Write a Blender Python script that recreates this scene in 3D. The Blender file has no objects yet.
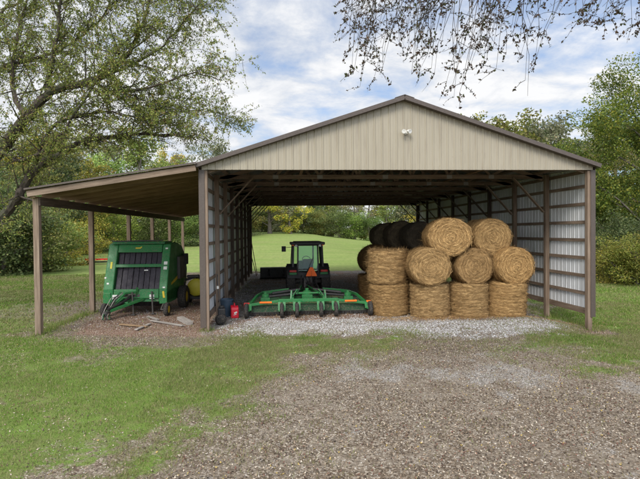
import bpy, math, random
import numpy as np
from mathutils import Vector, Matrix
random.seed(7); RNG = np.random.default_rng(11)
S = bpy.context.scene; COL = S.collection
PI = math.pi
def R(a): return math.radians(a)

# ------------------------------------------------------------------ camera
CP = Vector((2.3667, -14.468, 2.9618)); YAW, PITCH, ROLL, F = .0771, -.0162, -.0097, 470.24
fw = Vector((math.sin(YAW)*math.cos(PITCH), math.cos(YAW)*math.cos(PITCH), math.sin(PITCH)))
r0 = Vector((math.cos(YAW), -math.sin(YAW), 0)); u0 = r0.cross(fw)
rt = r0*math.cos(ROLL)+u0*math.sin(ROLL); up = -r0*math.sin(ROLL)+u0*math.cos(ROLL)
cam = bpy.data.cameras.new('camera'); camo = bpy.data.objects.new('camera', cam); COL.objects.link(camo)
camo.matrix_world = Matrix(((rt.x, up.x, -fw.x, CP.x), (rt.y, up.y, -fw.y, CP.y), (rt.z, up.z, -fw.z, CP.z), (0, 0, 0, 1)))
cam.sensor_width = 36; cam.lens = F/640*36; cam.clip_end = 5000; cam.clip_start = .05
S.camera = camo
def ray(px, py): return fw+rt*((px-320)/F)+up*((239.5-py)/F)
def at_z(px, py, h=0.0):
    d = ray(px, py); return CP+d*((h-CP.z)/d.z)
def at_y(px, py, Y):
    d = ray(px, py); return CP+d*((Y-CP.y)/d.y)
def at_d(px, py, dep): return CP+ray(px, py)*dep

# ------------------------------------------------------------------ noise (numpy)
def _hash(ix, iy, s):
    n = (ix.astype(np.int64)*374761393+iy.astype(np.int64)*668265263+s*982451653) & 0xffffffff
    n = ((n ^ (n >> 13))*1274126177) & 0xffffffff
    return ((n ^ (n >> 16)) & 0xffff)/65535.0
def vnoise(x, y, s=0):
    x = np.asarray(x, float); y = np.asarray(y, float)
    ix = np.floor(x); iy = np.floor(y); fx = x-ix; fy = y-iy
    fx = fx*fx*(3-2*fx); fy = fy*fy*(3-2*fy)
    a = _hash(ix, iy, s); b = _hash(ix+1, iy, s); c = _hash(ix, iy+1, s); d = _hash(ix+1, iy+1, s)
    return (a*(1-fx)+b*fx)*(1-fy)+(c*(1-fx)+d*fx)*fy
def fbm(x, y, s=0, o=4):
    t = 0; a = .5; n = 0
    for i in range(o):
        t = t+a*vnoise(x*2**i, y*2**i, s+i*17); n += a; a *= .5
    return t/n
def sstep(a, b, x):
    t = np.clip((x-a)/(b-a), 0, 1); return t*t*(3-2*t)
def sd_poly(P, x, y):
    """signed distance, positive inside"""
    d = np.full(np.shape(x), 1e9); ins = np.zeros(np.shape(x), bool); n = len(P)
    for i in range(n):
        x0, y0 = P[i][0], P[i][1]; x1, y1 = P[(i+1) % n][0], P[(i+1) % n][1]
        ex, ey = x1-x0, y1-y0; t = np.clip(((x-x0)*ex+(y-y0)*ey)/(ex*ex+ey*ey+1e-9), 0, 1)
        d = np.minimum(d, np.hypot(x-x0-ex*t, y-y0-ey*t))
        c = ((y0 > y) != (y1 > y)) & (x < (x1-x0)*(y-y0)/((y1-y0) if y1 != y0 else 1e-9)+x0)
        ins ^= c
    return np.where(ins, d, -d)

# ------------------------------------------------------------------ ground height
def H(x, y):
    x = np.asarray(x, float); y = np.asarray(y, float)
    h = -.34*sstep(9.3, 12.6, x)*(1-.5*sstep(1, 9, y))*sstep(-6, -.5, y)
    far = sstep(26, 115, y)
    h = h+far*(3.3-3.1*sstep(0, 34, x))+far*1.2*sstep(0, -60, x)
    h = h+sstep(130, 500, y)*6
    out = np.clip(np.maximum(np.abs(x-4)-20, 0)/30, 0, 1)
    h = h+out*.5*(fbm(x*.05, y*.05, 3)-.5)
    pile = np.exp(-(((x-10.8)/1.0)**2+((y-.35)/.7)**2))*.16
    h = h+pile+.035*(fbm(x*.9, y*.9, 5)-.5)+.05*(fbm(x*.25, y*.25, 6)-.5)
    return h
def h1(x, y): return float(H(np.array([x]), np.array([y]))[0])

# zones --------------------------------------------------------------
def gp(*pts): return [tuple(at_z(a, b)[:2]) for a, b in pts]
P_lawn = gp((175, 479), (205, 452), (228, 418), (262, 384), (300, 362), (345, 350), (400, 346), (428, 340), (400, 334), (330, 334), (225, 335), (205, 337), (130, 339), (72, 336), (50, 331), (62, 322), (90, 314)) + [(-4.9, 5), (-4.7, 20.5), (60, 20.5), (60, 400), (-400, 400), (-400, -40), (-2.5, -40), (-2.0, -14)]
P_right = gp((514, 337), (530, 348), (560, 357), (600, 364), (640, 368)) + [(14, -4.5), (60, -5), (400, -5), (400, 400), (12.6, 400), (12.5, 4), (12.0, .5)] + gp((556, 325), (535, 332))
P_gravel = gp((214, 333), (236, 326), (262, 318), (300, 321), (350, 318), (378, 320), (536, 322), (565, 320), (566, 330), (540, 334), (505, 336), (440, 337), (400, 334), (330, 333), (240, 337))
P_lean = gp((72, 335), (130, 339), (205, 337)) + [(0, -.1), (0, 12), (-4.6, 13), (-4.4, 3)]
P_in = [(0, .1), (12, .1), (12, 19.5), (8, 20.4), (0, 20)]
P_mul = gp((205, 335), (232, 322), (262, 312), (300, 309), (376, 309), (378, 322), (330, 320), (262, 322), (225, 333)) 
def zones(x, y):
    w = (fbm(x*.7, y*.7, 21)-.5); w2 = (fbm(x*2.6, y*2.6, 22, 3)-.5)
    g = np.maximum(sd_poly(P_lawn, x, y)+.25, sd_poly(P_right, x, y)+.75)
    near = sstep(40, 8, np.hypot(x-2, y+10))
    grass = sstep(-1.0, 1.9, g*.75+w*2.4+w2*1.8-.10)
    thin = sstep(.47, .66, fbm(x*.9+3, y*.9, 35)*.7+fbm(x*3.2, y*3.2, 36)*.3)*sstep(5.5, -1.0, g)
    lowl = sstep(-4.5, -8.5, y)*sstep(.40, .56, fbm(x*1.7, y*1.7, 37)*.6+fbm(x*5, y*5, 38)*.4)
    grass = grass*(1-.45*thin)*(1-.38*lowl)
    bare = sstep(.60, .78, fbm(x*.33+7, y*.33, 31)+w2*.25)
    br = sstep(-10.5, -7, -np.abs(y-4.5)*1.5+0*x-np.maximum(x+4.5, 0)*3.5)   # worn brownish strip left of the lean-to
    grass = grass*(1-.40*bare*near)*(1-.5*br*sstep(.35, .6, fbm(x*.5, y*.5, 33)))
    gr = sstep(-.5, .5, sd_poly(P_gravel, x, y)+w*1.0+w2*.9)*(.45+.55*sstep(.38, .56, fbm(x*1.3, y*2.2, 12)))
    pv = sd_poly(P_in, x, y)
    gr = np.maximum(gr, sstep(-.3, .3, pv)*(.35+.65*sstep(.36, .55, fbm(x*1.1, y*1.1, 41))))
    drive = sstep(-.5, .5, -g)
    gr = np.maximum(gr, drive*.65*sstep(.56, .70, fbm(x*.8, y*.8, 43)*.75+fbm(x*3, y*3, 44)*.25))
    dirt = np.maximum(sstep(-.4, .4, sd_poly(P_lean, x, y)+w*.8)*.95, sstep(-.3, .3, sd_poly(P_mul, x, y)+w*.9+w2*.5))
    dirt = np.maximum(dirt, .8*np.exp(-(((x-12.1)/.9)**2+((y+.3)/.5)**2)))
    dirt = np.maximum(dirt, sstep(0, .5, pv)*sstep(.5, .66, fbm(x*.6, y*.6, 47))*.8)
    grass = grass*(1-sstep(-.1, .4, pv)*(x > 0)*(x < 12))*(1-.9*np.clip(dirt, 0, 1))
    return grass, gr, dirt

# ------------------------------------------------------------------ materials
def newmat(name):
    m = bpy.data.materials.new(name); m.use_nodes = True
    nt = m.node_tree; nt.nodes.clear()
    return m, nt
def N(nt, t, **k):
    n = nt.nodes.new(t)
    for a, b in k.items():
        if a[0] == '_': n.inputs[a[1:].replace('_', ' ')].default_value = b
        else: setattr(n, a, b)
    return n
def noise(nt, vec, scale, detail=4, rough=.55, dist=0):
    n = N(nt, 'ShaderNodeTexNoise'); n.inputs['Scale'].default_value = scale; n.inputs['Detail'].default_value = detail
    n.inputs['Roughness'].default_value = rough; n.inputs['Distortion'].default_value = dist
    if vec is not None: nt.links.new(vec, n.inputs['Vector'])
    return n
def ramp(nt, fac, stops, interp='LINEAR'):
    r = N(nt, 'ShaderNodeValToRGB'); r.color_ramp.interpolation = interp
    e = r.color_ramp.elements
    while len(e) < len(stops): e.new(.5)
    for i, (p, c) in enumerate(stops):
        e[i].position = p; e[i].color = (c[0], c[1], c[2], 1) if hasattr(c, '__len__') else (c, c, c, 1)
    nt.links.new(fac, r.inputs[0]); return r
def mix(nt, fac, a, b, mode='MIX'):
    m = N(nt, 'ShaderNodeMix', data_type='RGBA', blend_type=mode)
    for s, v in ((m.inputs[0], fac), (m.inputs[6], a), (m.inputs[7], b)):
        if hasattr(v, 'is_output') or isinstance(v, bpy.types.NodeSocket): nt.links.new(v, s)
        elif hasattr(v, '__len__'): s.default_value = (v[0], v[1], v[2], 1)
        else: s.default_value = v
    return m.outputs[2]
def mth(nt, op, a, b=None, c=None, clamp=False):
    m = N(nt, 'ShaderNodeMath', operation=op, use_clamp=clamp)
    for i, v in enumerate((a, b, c)):
        if v is None: continue
        if isinstance(v, bpy.types.NodeSocket): nt.links.new(v, m.inputs[i])
        else: m.inputs[i].default_value = v
    return m.outputs[0]
def finish(nt, color, rough=.8, metal=0, bump=None, bdist=.01, bstr=.5, spec=.3, trans=None):
    p = N(nt, 'ShaderNodeBsdfPrincipled'); o = N(nt, 'ShaderNodeOutputMaterial')
    for s, v in ((p.inputs['Base Color'], color), (p.inputs['Roughness'], rough)):
        if isinstance(v, bpy.types.NodeSocket): nt.links.new(v, s)
        elif hasattr(v, '__len__'): s.default_value = (v[0], v[1], v[2], 1)
        else: s.default_value = v
    p.inputs['Metallic'].default_value = metal; p.inputs['Specular IOR Level'].default_value = spec
    if bump is not None:
        b = N(nt, 'ShaderNodeBump'); b.inputs['Distance'].default_value = bdist; b.inputs['Strength'].default_value = bstr
        nt.links.new(bump, b.inputs['Height']); nt.links.new(b.outputs[0], p.inputs['Normal'])
    if trans:
        tr = N(nt, 'ShaderNodeBsdfTranslucent'); nt.links.new(color, tr.inputs[0]) if isinstance(color, bpy.types.NodeSocket) else None
        mx = N(nt, 'ShaderNodeMixShader'); mx.inputs[0].default_value = trans
        nt.links.new(p.outputs[0], mx.inputs[1]); nt.links.new(tr.outputs[0], mx.inputs[2]); nt.links.new(mx.outputs[0], o.inputs[0])
    else: nt.links.new(p.outputs[0], o.inputs[0])
    return p
def coords(nt, kind='Object'): return N(nt, 'ShaderNodeTexCoord').outputs[kind]
def scl(nt, vec, s, rot=(0, 0, 0)):
    m = N(nt, 'ShaderNodeMapping'); m.inputs['Scale'].default_value = s; m.inputs['Rotation'].default_value = rot
    nt.links.new(vec, m.inputs['Vector']); return m.outputs[0]
M = {}
def wood(name, c1, c2, c3):
    m, nt = newmat(name); v = coords(nt)
    # grain along the longest direction of each member comes from the stretched 'grain' attribute
    a = N(nt, 'ShaderNodeAttribute', attribute_name='grain').outputs['Vector']
    n1 = noise(nt, scl(nt, a, (1.2, 22, 22)), 1, 6, .6, .4); n2 = noise(nt, v, 1.7, 4)
    n3 = noise(nt, scl(nt, a, (.8, 6, 6)), 1, 4)
    c = ramp(nt, n1.outputs[0], [(.3, c1), (.52, c2), (.72, c3)]).outputs[0]
    c = mix(nt, mth(nt, 'MULTIPLY', n2.outputs[0], .8), c, c1, 'MIX')
    c = mix(nt, ramp(nt, n3.outputs[0], [(.55, 0), (.7, .5)]).outputs[0], c, (c1[0]*.6, c1[1]*.6, c1[2]*.6))
    finish(nt, c, .85, bump=n1.outputs[0], bdist=.006, bstr=.6); M[name] = m
wood('post_wood', (.13, .092, .065), (.25, .185, .135), (.36, .285, .215))
wood('rafter_wood', (.16, .095, .055), (.29, .18, .105), (.38, .26, .16))
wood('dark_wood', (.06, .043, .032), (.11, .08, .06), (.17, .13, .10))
wood('deck_wood', (.15, .095, .052), (.27, .18, .105), (.36, .26, .155))
wood('grey_wood', (.20, .18, .16), (.34, .31, .28), (.46, .43, .39))
def plain(name, col, rough=.5, metal=0, var=.25, dirt=(.12, .09, .06), da=.3, spec=.4, ds=3.0, bstr=.1):
    m, nt = newmat(name); v = coords(nt)
    n1 = noise(nt, v, ds, 6, .65); n2 = noise(nt, v, ds*9, 4); n3 = noise(nt, v, 60, 3)
    c = mix(nt, ramp(nt, n1.outputs[0], [(.3, 0), (.75, var)]).outputs[0], col, (col[0]*.55, col[1]*.55, col[2]*.55))
    f = mth(nt, 'MULTIPLY', ramp(nt, n2.outputs[0], [(.48, 0), (.68, 1)]).outputs[0], da)
    c = mix(nt, f, c, dirt)
    rr = ramp(nt, n1.outputs[0], [(.3, max(rough-.1, .05)), (.7, min(rough+.2, 1))]).outputs[0]
    finish(nt, c, rr, metal, bump=n3.outputs[0], bdist=.002, bstr=bstr, spec=spec); M[name] = m
plain('green_paint', (.012, .165, .042), .42, var=.45, dirt=(.16, .135, .085), da=.5)
plain('green_faded', (.02, .17, .06), .5, var=.5, dirt=(.20, .16, .10), da=.8)
plain('skirt', (.012, .055, .022), .6, var=.5, dirt=(.13, .10, .07), da=.8)
plain('black_metal', (.016, .016, .017), .5, dirt=(.09, .075, .06), da=.35)
plain('dark_steel', (.06, .058, .055), .5, dirt=(.14, .09, .06), da=.4)
plain('rubber', (.022, .021, .02), .85, dirt=(.15, .12, .09), da=.5)
plain('belt_rubber', (.022, .018, .026), .6, dirt=(.09, .07, .08), da=.4)
plain('yellow_paint', (.62, .46, .03), .5, dirt=(.2, .15, .06), da=.4)
plain('tank_yellow', (.62, .54, .05), .5, dirt=(.2, .18, .06), da=.25)
plain('white_paint', (.72, .71, .67), .5, dirt=(.3, .27, .2), da=.3)
plain('red_paint', (.5, .02, .015), .4, dirt=(.2, .08, .05), da=.3)
plain('red_plastic', (.62, .012, .03), .4, dirt=(.2, .05, .05), da=.15)
plain('tail_red', (.45, .02, .015), .25, da=.05)
plain('orange', (1.0, .16, .012), .5, da=.05, var=.05)
plain('tub_blue', (.035, .065, .10), .5, da=.2)
plain('brown_trim', (.075, .058, .048), .45, dirt=(.14, .11, .09), da=.3)
plain('roof_metal', (.11, .095, .085), .4, dirt=(.16, .13, .11), da=.3)
plain('gravel_grey', (.3, .29, .28), .8)
def siding(name, col, dirt, da):
    m, nt = newmat(name); v = coords(nt)
    n1 = noise(nt, scl(nt, v, (1.3, 1.3, .25)), 2.0, 5, .6); n2 = noise(nt, scl(nt, v, (7, 7, .6)), 1.3, 4); n3 = noise(nt, v, 5, 6, .7)
    c = mix(nt, ramp(nt, n1.outputs[0], [(.35, 0), (.7, .35)]).outputs[0], col, (col[0]*.78, col[1]*.77, col[2]*.74))
    c = mix(nt, mth(nt, 'MULTIPLY', ramp(nt, n2.outputs[0], [(.52, 0), (.72, 1)]).outputs[0], da), c, dirt)
    c = mix(nt, ramp(nt, n3.outputs[0], [(.66, 0), (.74, .5)]).outputs[0], c, dirt)
    finish(nt, c, .42, 0, bump=n3.outputs[0], bdist=.004, bstr=.15, spec=.4); M[name] = m
siding('tan_siding', (.322, .286, .216), (.19, .155, .115), .5)
siding('liner_white', (.60, .62, .64), (.30, .27, .24), .35)
# glass
m, nt = newmat('cab_glass'); g = N(nt, 'ShaderNodeBsdfGlossy'); g.inputs['Roughness'].default_value = .03; g.inputs['Color'].default_value = (.8, .9, .9, 1)
t = N(nt, 'ShaderNodeBsdfTransparent'); t.inputs[0].default_value = (.72, .84, .80, 1); mx = N(nt, 'ShaderNodeMixShader')
fr = N(nt, 'ShaderNodeFresnel'); fr.inputs[0].default_value = 1.5; nt.links.new(mth(nt, 'MULTIPLY', fr.outputs[0], .6), mx.inputs[0])
nt.links.new(t.outputs[0], mx.inputs[1]); nt.links.new(g.outputs[0], mx.inputs[2]); o = N(nt, 'ShaderNodeOutputMaterial'); nt.links.new(mx.outputs[0], o.inputs[0]); M['glass'] = m
# bark
def bark(name, c1, c2):
    m, nt = newmat(name); v = coords(nt); n1 = noise(nt, scl(nt, v, (1, 1, .35)), 9, 6, .7); n2 = noise(nt, v, 1.2, 3)
    c = ramp(nt, n1.outputs[0], [(.35, c1), (.65, c2)]).outputs[0]
    c = mix(nt, ramp(nt, n2.outputs[0], [(.5, 0), (.7, .35)]).outputs[0], c, (.10, .13, .07))
    finish(nt, c, .95, bump=n1.outputs[0], bdist=.03, bstr=.8); M[name] = m
bark('bark_dark', (.025, .02, .016), (.095, .075, .06)); bark('bark_grey', (.07, .06, .05), (.22, .19, .16))
# leaves: colour from vertex attribute 'tint' (kind of each leaf), modulated by the object's own colour
def leafmat(name, tr=.35, rough=.6):
    m, nt = newmat(name); a = N(nt, 'ShaderNodeAttribute', attribute_name='tint').outputs['Color']
    oi = N(nt, 'ShaderNodeObjectInfo').outputs['Color']
    c = mix(nt, 1.0, a, oi, 'MULTIPLY')
    finish(nt, c, rough, spec=.25, trans=tr); M[name] = m
leafmat('leaf'); leafmat('blade', .3, .7); leafmat('litter', 0, .9)
# hay
def haymat(name, cs, ring):
    m, nt = newmat(name); v = coords(nt)
    sep = N(nt, 'ShaderNodeSeparateXYZ'); nt.links.new(v, sep.inputs[0])
    # object space: bale axis = z
    r = mth(nt, 'SQRT', mth(nt, 'ADD', mth(nt, 'MULTIPLY', sep.outputs[0], sep.outputs[0]), mth(nt, 'MULTIPLY', sep.outputs[1], sep.outputs[1])))
    an = mth(nt, 'ARCTAN2', sep.outputs[1], sep.outputs[0])
    cb = N(nt, 'ShaderNodeCombineXYZ'); nt.links.new(mth(nt, 'MULTIPLY', r, 38), cb.inputs[0]); nt.links.new(mth(nt, 'MULTIPLY', an, 2.2), cb.inputs[1]); nt.links.new(mth(nt, 'MULTIPLY', sep.outputs[2], 38), cb.inputs[2])
    n1 = noise(nt, cb.outputs[0], 1, 5, .65, .5); n2 = noise(nt, v, 3.5, 4); n4 = noise(nt, v, 60, 3)
    hv = mth(nt, 'ADD', mth(nt, 'MULTIPLY', n1.outputs[0], .7), mth(nt, 'MULTIPLY', n4.outputs[0], .3))
    c = ramp(nt, hv, [(.28, cs[0]), (.45, cs[1]), (.6, cs[2]), (.75, cs[3])]).outputs[0]
    sp = mth(nt, 'SINE', mth(nt, 'ADD', mth(nt, 'MULTIPLY', r, 58), mth(nt, 'MULTIPLY', n2.outputs[0], 13)))
    c = mix(nt, mth(nt, 'MULTIPLY', ramp(nt, sp, [(.35, 1), (.8, 0)]).outputs[0], ring), c, cs[0])
    sz_ = mth(nt, 'SINE', mth(nt, 'ADD', mth(nt, 'MULTIPLY', sep.outputs[2], 53), mth(nt, 'MULTIPLY', n2.outputs[0], 16)))
    edge = ramp(nt, r, [(.60, 0), (.64, 1)]).outputs[0]
    c = mix(nt, mth(nt, 'MULTIPLY', mth(nt, 'MULTIPLY', ramp(nt, sz_, [(.3, 1), (.75, 0)]).outputs[0], edge), ring*1.1), c, cs[0])
    n5 = noise(nt, v, 5.5, 5, .7); c = mix(nt, ramp(nt, n5.outputs[0], [(.52, 0), (.7, .55)]).outputs[0], c, (cs[1][0]*.62, cs[1][1]*.6, cs[1][2]*.62))
    at = N(nt, 'ShaderNodeAttribute', attribute_name='tint').outputs['Color']
    c = mix(nt, 1.0, c, at, 'MULTIPLY')
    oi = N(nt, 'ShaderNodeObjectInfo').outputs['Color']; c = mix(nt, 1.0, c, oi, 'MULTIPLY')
    finish(nt, c, .9, bump=hv, bdist=.03, bstr=.9, spec=.15); M[name] = m
haymat('hay', [(.12, .068, .026), (.34, .215, .095), (.53, .365, .175), (.78, .60, .36)], .34)
haymat('dark_hay', [(.018, .015, .012), (.035, .03, .024), (.06, .05, .035), (.11, .09, .055)], .2)  # much darker hay colours for the back top row
# ground
m, nt = newmat('ground'); v = coords(nt)
z = N(nt, 'ShaderNodeAttribute', attribute_name='zone'); zs = N(nt, 'ShaderNodeSeparateColor'); nt.links.new(z.outputs['Color'], zs.inputs[0])
nf = noise(nt, v, 9, 6, .7); nm = noise(nt, v, 2.2, 5, .65); nl = noise(nt, v, .22, 4); nvf = noise(nt, v, 45, 4, .7)
vor = N(nt, 'ShaderNodeTexVoronoi'); vor.inputs['Scale'].default_value = 42; nt.links.new(v, vor.inputs['Vector'])
vs = N(nt, 'ShaderNodeSeparateColor'); nt.links.new(vor.outputs['Color'], vs.inputs[0])
lit = ramp(nt, vs.outputs[0], [(0, (.045, .032, .022)), (.3, (.12, .088, .06)), (.6, (.21, .165, .12)), (.85, (.33, .28, .22)), (1, (.48, .43, .36))]).outputs[0]
lit = mix(nt, ramp(nt, nl.outputs[0], [(.42, 0), (.62, .45)]).outputs[0], lit, (.14, .11, .082))
lit = mix(nt, ramp(nt, nf.outputs[0], [(.4, 0), (.6, .65)]).outputs[0], lit, (.10, .078, .058))
lit = mix(nt, ramp(nt, nm.outputs[0], [(.45, 0), (.7, .5)]).outputs[0], lit, (.26, .225, .18))
vor2 = N(nt, 'ShaderNodeTexVoronoi'); vor2.inputs['Scale'].default_value = 44; nt.links.new(v, vor2.inputs['Vector'])
v2 = N(nt, 'ShaderNodeSeparateColor'); nt.links.new(vor2.outputs['Color'], v2.inputs[0])
gra = ramp(nt, v2.outputs[0], [(0, (.12, .105, .09)), (.35, (.245, .225, .20)), (.7, (.38, .355, .325)), (1, (.56, .54, .51))]).outputs[0]
gra = mix(nt, .22, gra, (.22, .18, .14))
gra = mix(nt, ramp(nt, nm.outputs[0], [(.45, 0), (.65, .55)]).outputs[0], gra, lit)
gra = mix(nt, ramp(nt, vor2.outputs['Distance'], [(.35, 0), (.7, .8)]).outputs[0], gra, (.09, .08, .07))
drt = ramp(nt, nvf.outputs[0], [(.3, (.075, .042, .03)), (.5, (.17, .10, .07)), (.7, (.27, .185, .135))]).outputs[0]
drt = mix(nt, ramp(nt, vs.outputs[1], [(.7, 0), (.9, .8)]).outputs[0], drt, (.36, .30, .25))
grs = ramp(nt, nvf.outputs[0], [(.3, (.05, .085, .017)), (.5, (.11, .17, .032)), (.7, (.18, .23, .055))]).outputs[0]
grs = mix(nt, ramp(nt, nm.outputs[0], [(.5, 0), (.68, .5)]).outputs[0], grs, (.19, .16, .085))
pos = N(nt, 'ShaderNodeNewGeometry').outputs['Position']; ps = N(nt, 'ShaderNodeSeparateXYZ'); nt.links.new(pos, ps.inputs[0])
fld = ramp(nt, noise(nt, scl(nt, v, (.5, 1.6, 1)), .35, 6, .6).outputs[0], [(.3, (.14, .20, .045)), (.55, (.20, .26, .07)), (.75, (.28, .30, .11))]).outputs[0]
fld = mix(nt, ramp(nt, noise(nt, scl(nt, v, (1, 2.2, 1)), .11, 5, .65).outputs[0], [(.42, 0), (.62, .6)]).outputs[0], fld, (.25, .25, .10))
fld = mix(nt, ramp(nt, noise(nt, v, 3, 5, .7).outputs[0], [(.4, 0), (.62, .75)]).outputs[0], fld, (.11, .165, .04))
grs = mix(nt, ramp(nt, mth(nt, 'MULTIPLY', ps.outputs[1], .01), [(.175, 0), (.215, 1)]).outputs[0], grs, fld)
def thr(sock, amt=.55, lo=.38, hi=.62, n=nf):
    q = mth(nt, 'ADD', sock, mth(nt, 'MULTIPLY', mth(nt, 'SUBTRACT', n.outputs[0], .5), amt))
    return ramp(nt, q, [(lo, 0), (hi, 1)]).outputs[0]
c = mix(nt, thr(zs.outputs[1], 1.6, .42, .6), lit, gra)
c = mix(nt, thr(zs.outputs[2], 1.0), c, drt)
c = mix(nt, thr(zs.outputs[0], 1.1), c, grs)
bh = mth(nt, 'ADD', mth(nt, 'MULTIPLY', nvf.outputs[0], .6), mth(nt, 'MULTIPLY', mth(nt, 'SUBTRACT', 1, vor.outputs['Distance']), .4))
finish(nt, c, .95, bump=bh, bdist=.03, bstr=.8, spec=.15); M['ground'] = m

# ------------------------------------------------------------------ mesh builder
class MB:
    def __init__(s): s.v = []; s.f = []; s.mi = []; s.g = []; s.cur = 0
    def add(s, vs, fs, grain=None):
        b = len(s.v); s.v += [tuple(q) for q in vs]; s.f += [tuple(i+b for i in f) for f in fs]; s.mi += [s.cur]*len(fs)
        if grain is None: s.g += [tuple(q) for q in vs]
        else: s.g += [tuple(q) for q in grain]
        return s
    def bar(s, p0, p1, w, h, upv=(0, 0, 1), ext=0):
        p0 = Vector(p0); p1 = Vector(p1); d = (p1-p0); L = d.length; d.normalize(); p0 = p0-d*ext; p1 = p1+d*ext
        u = Vector(upv)
        if abs(d.dot(u)) > .98: u = Vector((1, 0, 0)) if abs(d.x) < .9 else Vector((0, 1, 0))
        a = d.cross(u).normalized(); b = a.cross(d).normalized()
        vs = []; gr = []; o = random.random()*40
        for k, P in enumerate((p0, p1)):
            for (i, j) in ((-1, -1), (1, -1), (1, 1), (-1, 1)):
                vs.append(P+a*(i*w/2)+b*(j*h/2)); gr.append((o+k*L, o+i*w/2, o+j*h/2))
        return s.add(vs, [(0, 3, 2, 1), (4, 5, 6, 7), (0, 1, 5, 4), (1, 2, 6, 5), (2, 3, 7, 6), (3, 0, 4, 7)], gr)
    def box(s, c, d, rz=0):
        cx, cy, cz = c; x, y, zz = d[0]/2, d[1]/2, d[2]/2; vs = []; cr, sr = math.cos(rz), math.sin(rz)
        for k in (-1, 1):
            for (i, j) in ((-1, -1), (1, -1), (1, 1), (-1, 1)):
                X, Y = i*x, j*y; vs.append((cx+X*cr-Y*sr, cy+X*sr+Y*cr, cz+k*zz))
        return s.add(vs, [(0, 3, 2, 1), (4, 5, 6, 7), (0, 1, 5, 4), (1, 2, 6, 5), (2, 3, 7, 6), (3, 0, 4, 7)])
    def tube(s, pts, rad, n=8, caps=True):
        pts = [Vector(p) for p in pts]; rad = [rad]*len(pts) if not hasattr(rad, '__len__') else rad
        vs = []; fs = []; pa = None
        for i, p in enumerate(pts):
            t = (pts[min(i+1, len(pts)-1)]-pts[max(i-1, 0)]).normalized()
            if pa is None: pa = t.orthogonal().normalized()
            else: pa = (pa-t*pa.dot(t)).normalized()
            b = t.cross(pa)
            for k in range(n): a = 2*PI*k/n; vs.append(p+(pa*math.cos(a)+b*math.sin(a))*rad[i])
        for i in range(len(pts)-1):
            for k in range(n): k2 = (k+1) % n; fs.append((i*n+k, i*n+k2, (i+1)*n+k2, (i+1)*n+k))
        if caps: fs.append(tuple(range(n))[::-1]); fs.append(tuple((len(pts)-1)*n+k for k in range(n)))
        return s.add(vs, fs)
    def lathe(s, prof, c, ax, n=32):
        """prof: (radius, offset along axis)"""
        c = Vector(c); ax = Vector(ax).normalized(); a = ax.orthogonal().normalized(); b = ax.cross(a); vs = []; fs = []
        for (r, o) in prof:
            for k in range(n): t = 2*PI*k/n; vs.append(c+ax*o+(a*math.cos(t)+b*math.sin(t))*r)
        for i in range(len(prof)-1):
            for k in range(n): k2 = (k+1) % n; fs.append((i*n+k, i*n+k2, (i+1)*n+k2, (i+1)*n+k))
        if prof[0][0] > 1e-4: fs.append(tuple(range(n))[::-1])
        if prof[-1][0] > 1e-4: fs.append(tuple((len(prof)-1)*n+k for k in range(n)))
        return s.add(vs, fs)
    def prism(s, poly, x0, x1):
        """poly of (y,z) extruded along x"""
        n = len(poly); vs = [(x0, y, q) for y, q in poly]+[(x1, y, q) for y, q in poly]
        fs = [tuple(range(n)), tuple(range(2*n-1, n-1, -1))]+[(i, n+i, n+(i+1) % n, (i+1) % n)for i in range(n)]
        return s.add(vs, fs)
    def prismz(s, poly, z0, z1):
        n = len(poly); vs = [(x, y, z0) for x, y in poly]+[(x, y, z1) for x, y in poly]
        fs = [tuple(range(n))[::-1], tuple(range(n, 2*n))]+[(i, (i+1) % n, n+(i+1) % n, n+i)for i in range(n)]
        return s.add(vs, fs)
    def build(s, name, mat, parent=None, bevel=0, smooth=False, normals=True):
        me = bpy.data.meshes.new(name); me.from_pydata(s.v, [], s.f)
        mats = mat if isinstance(mat, (list, tuple)) else [mat]
        for q in mats: me.materials.append(M[q])
        me.polygons.foreach_set('material_index', s.mi)
        at = me.attributes.new('grain', 'FLOAT_VECTOR', 'POINT'); at.data.foreach_set('vector', np.array(s.g, 'f').ravel())
        if smooth: me.polygons.foreach_set('use_smooth', [True]*len(me.polygons))
        o = bpy.data.objects.new(name, me); COL.objects.link(o)
        if normals:
            import bmesh
            bm = bmesh.new(); bm.from_mesh(me); bmesh.ops.recalc_face_normals(bm, faces=bm.faces); bm.to_mesh(me); bm.free()
        if smooth: me.set_sharp_from_angle(angle=R(38))
        if parent is not None: o.parent = parent
        if bevel:
            b = o.modifiers.new('bevel', 'BEVEL'); b.width = bevel; b.segments = 2; b.limit_method = 'ANGLE'
            if not smooth: b.harden_normals = False
        return o
def tag(o, label=None, cat=None, group=None, kind=None):
    for k, q in (('label', label), ('category', cat), ('group', group), ('kind', kind)):
        if q: o[k] = q
    return o
def empty(name, loc=(0, 0, 0), rz=0, parent=None):
    o = bpy.data.objects.new(name, None); COL.objects.link(o); o.location = loc; o.rotation_euler = (0, 0, rz); o.empty_display_size = .2
    if parent is not None: o.parent = parent
    return o
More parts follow.
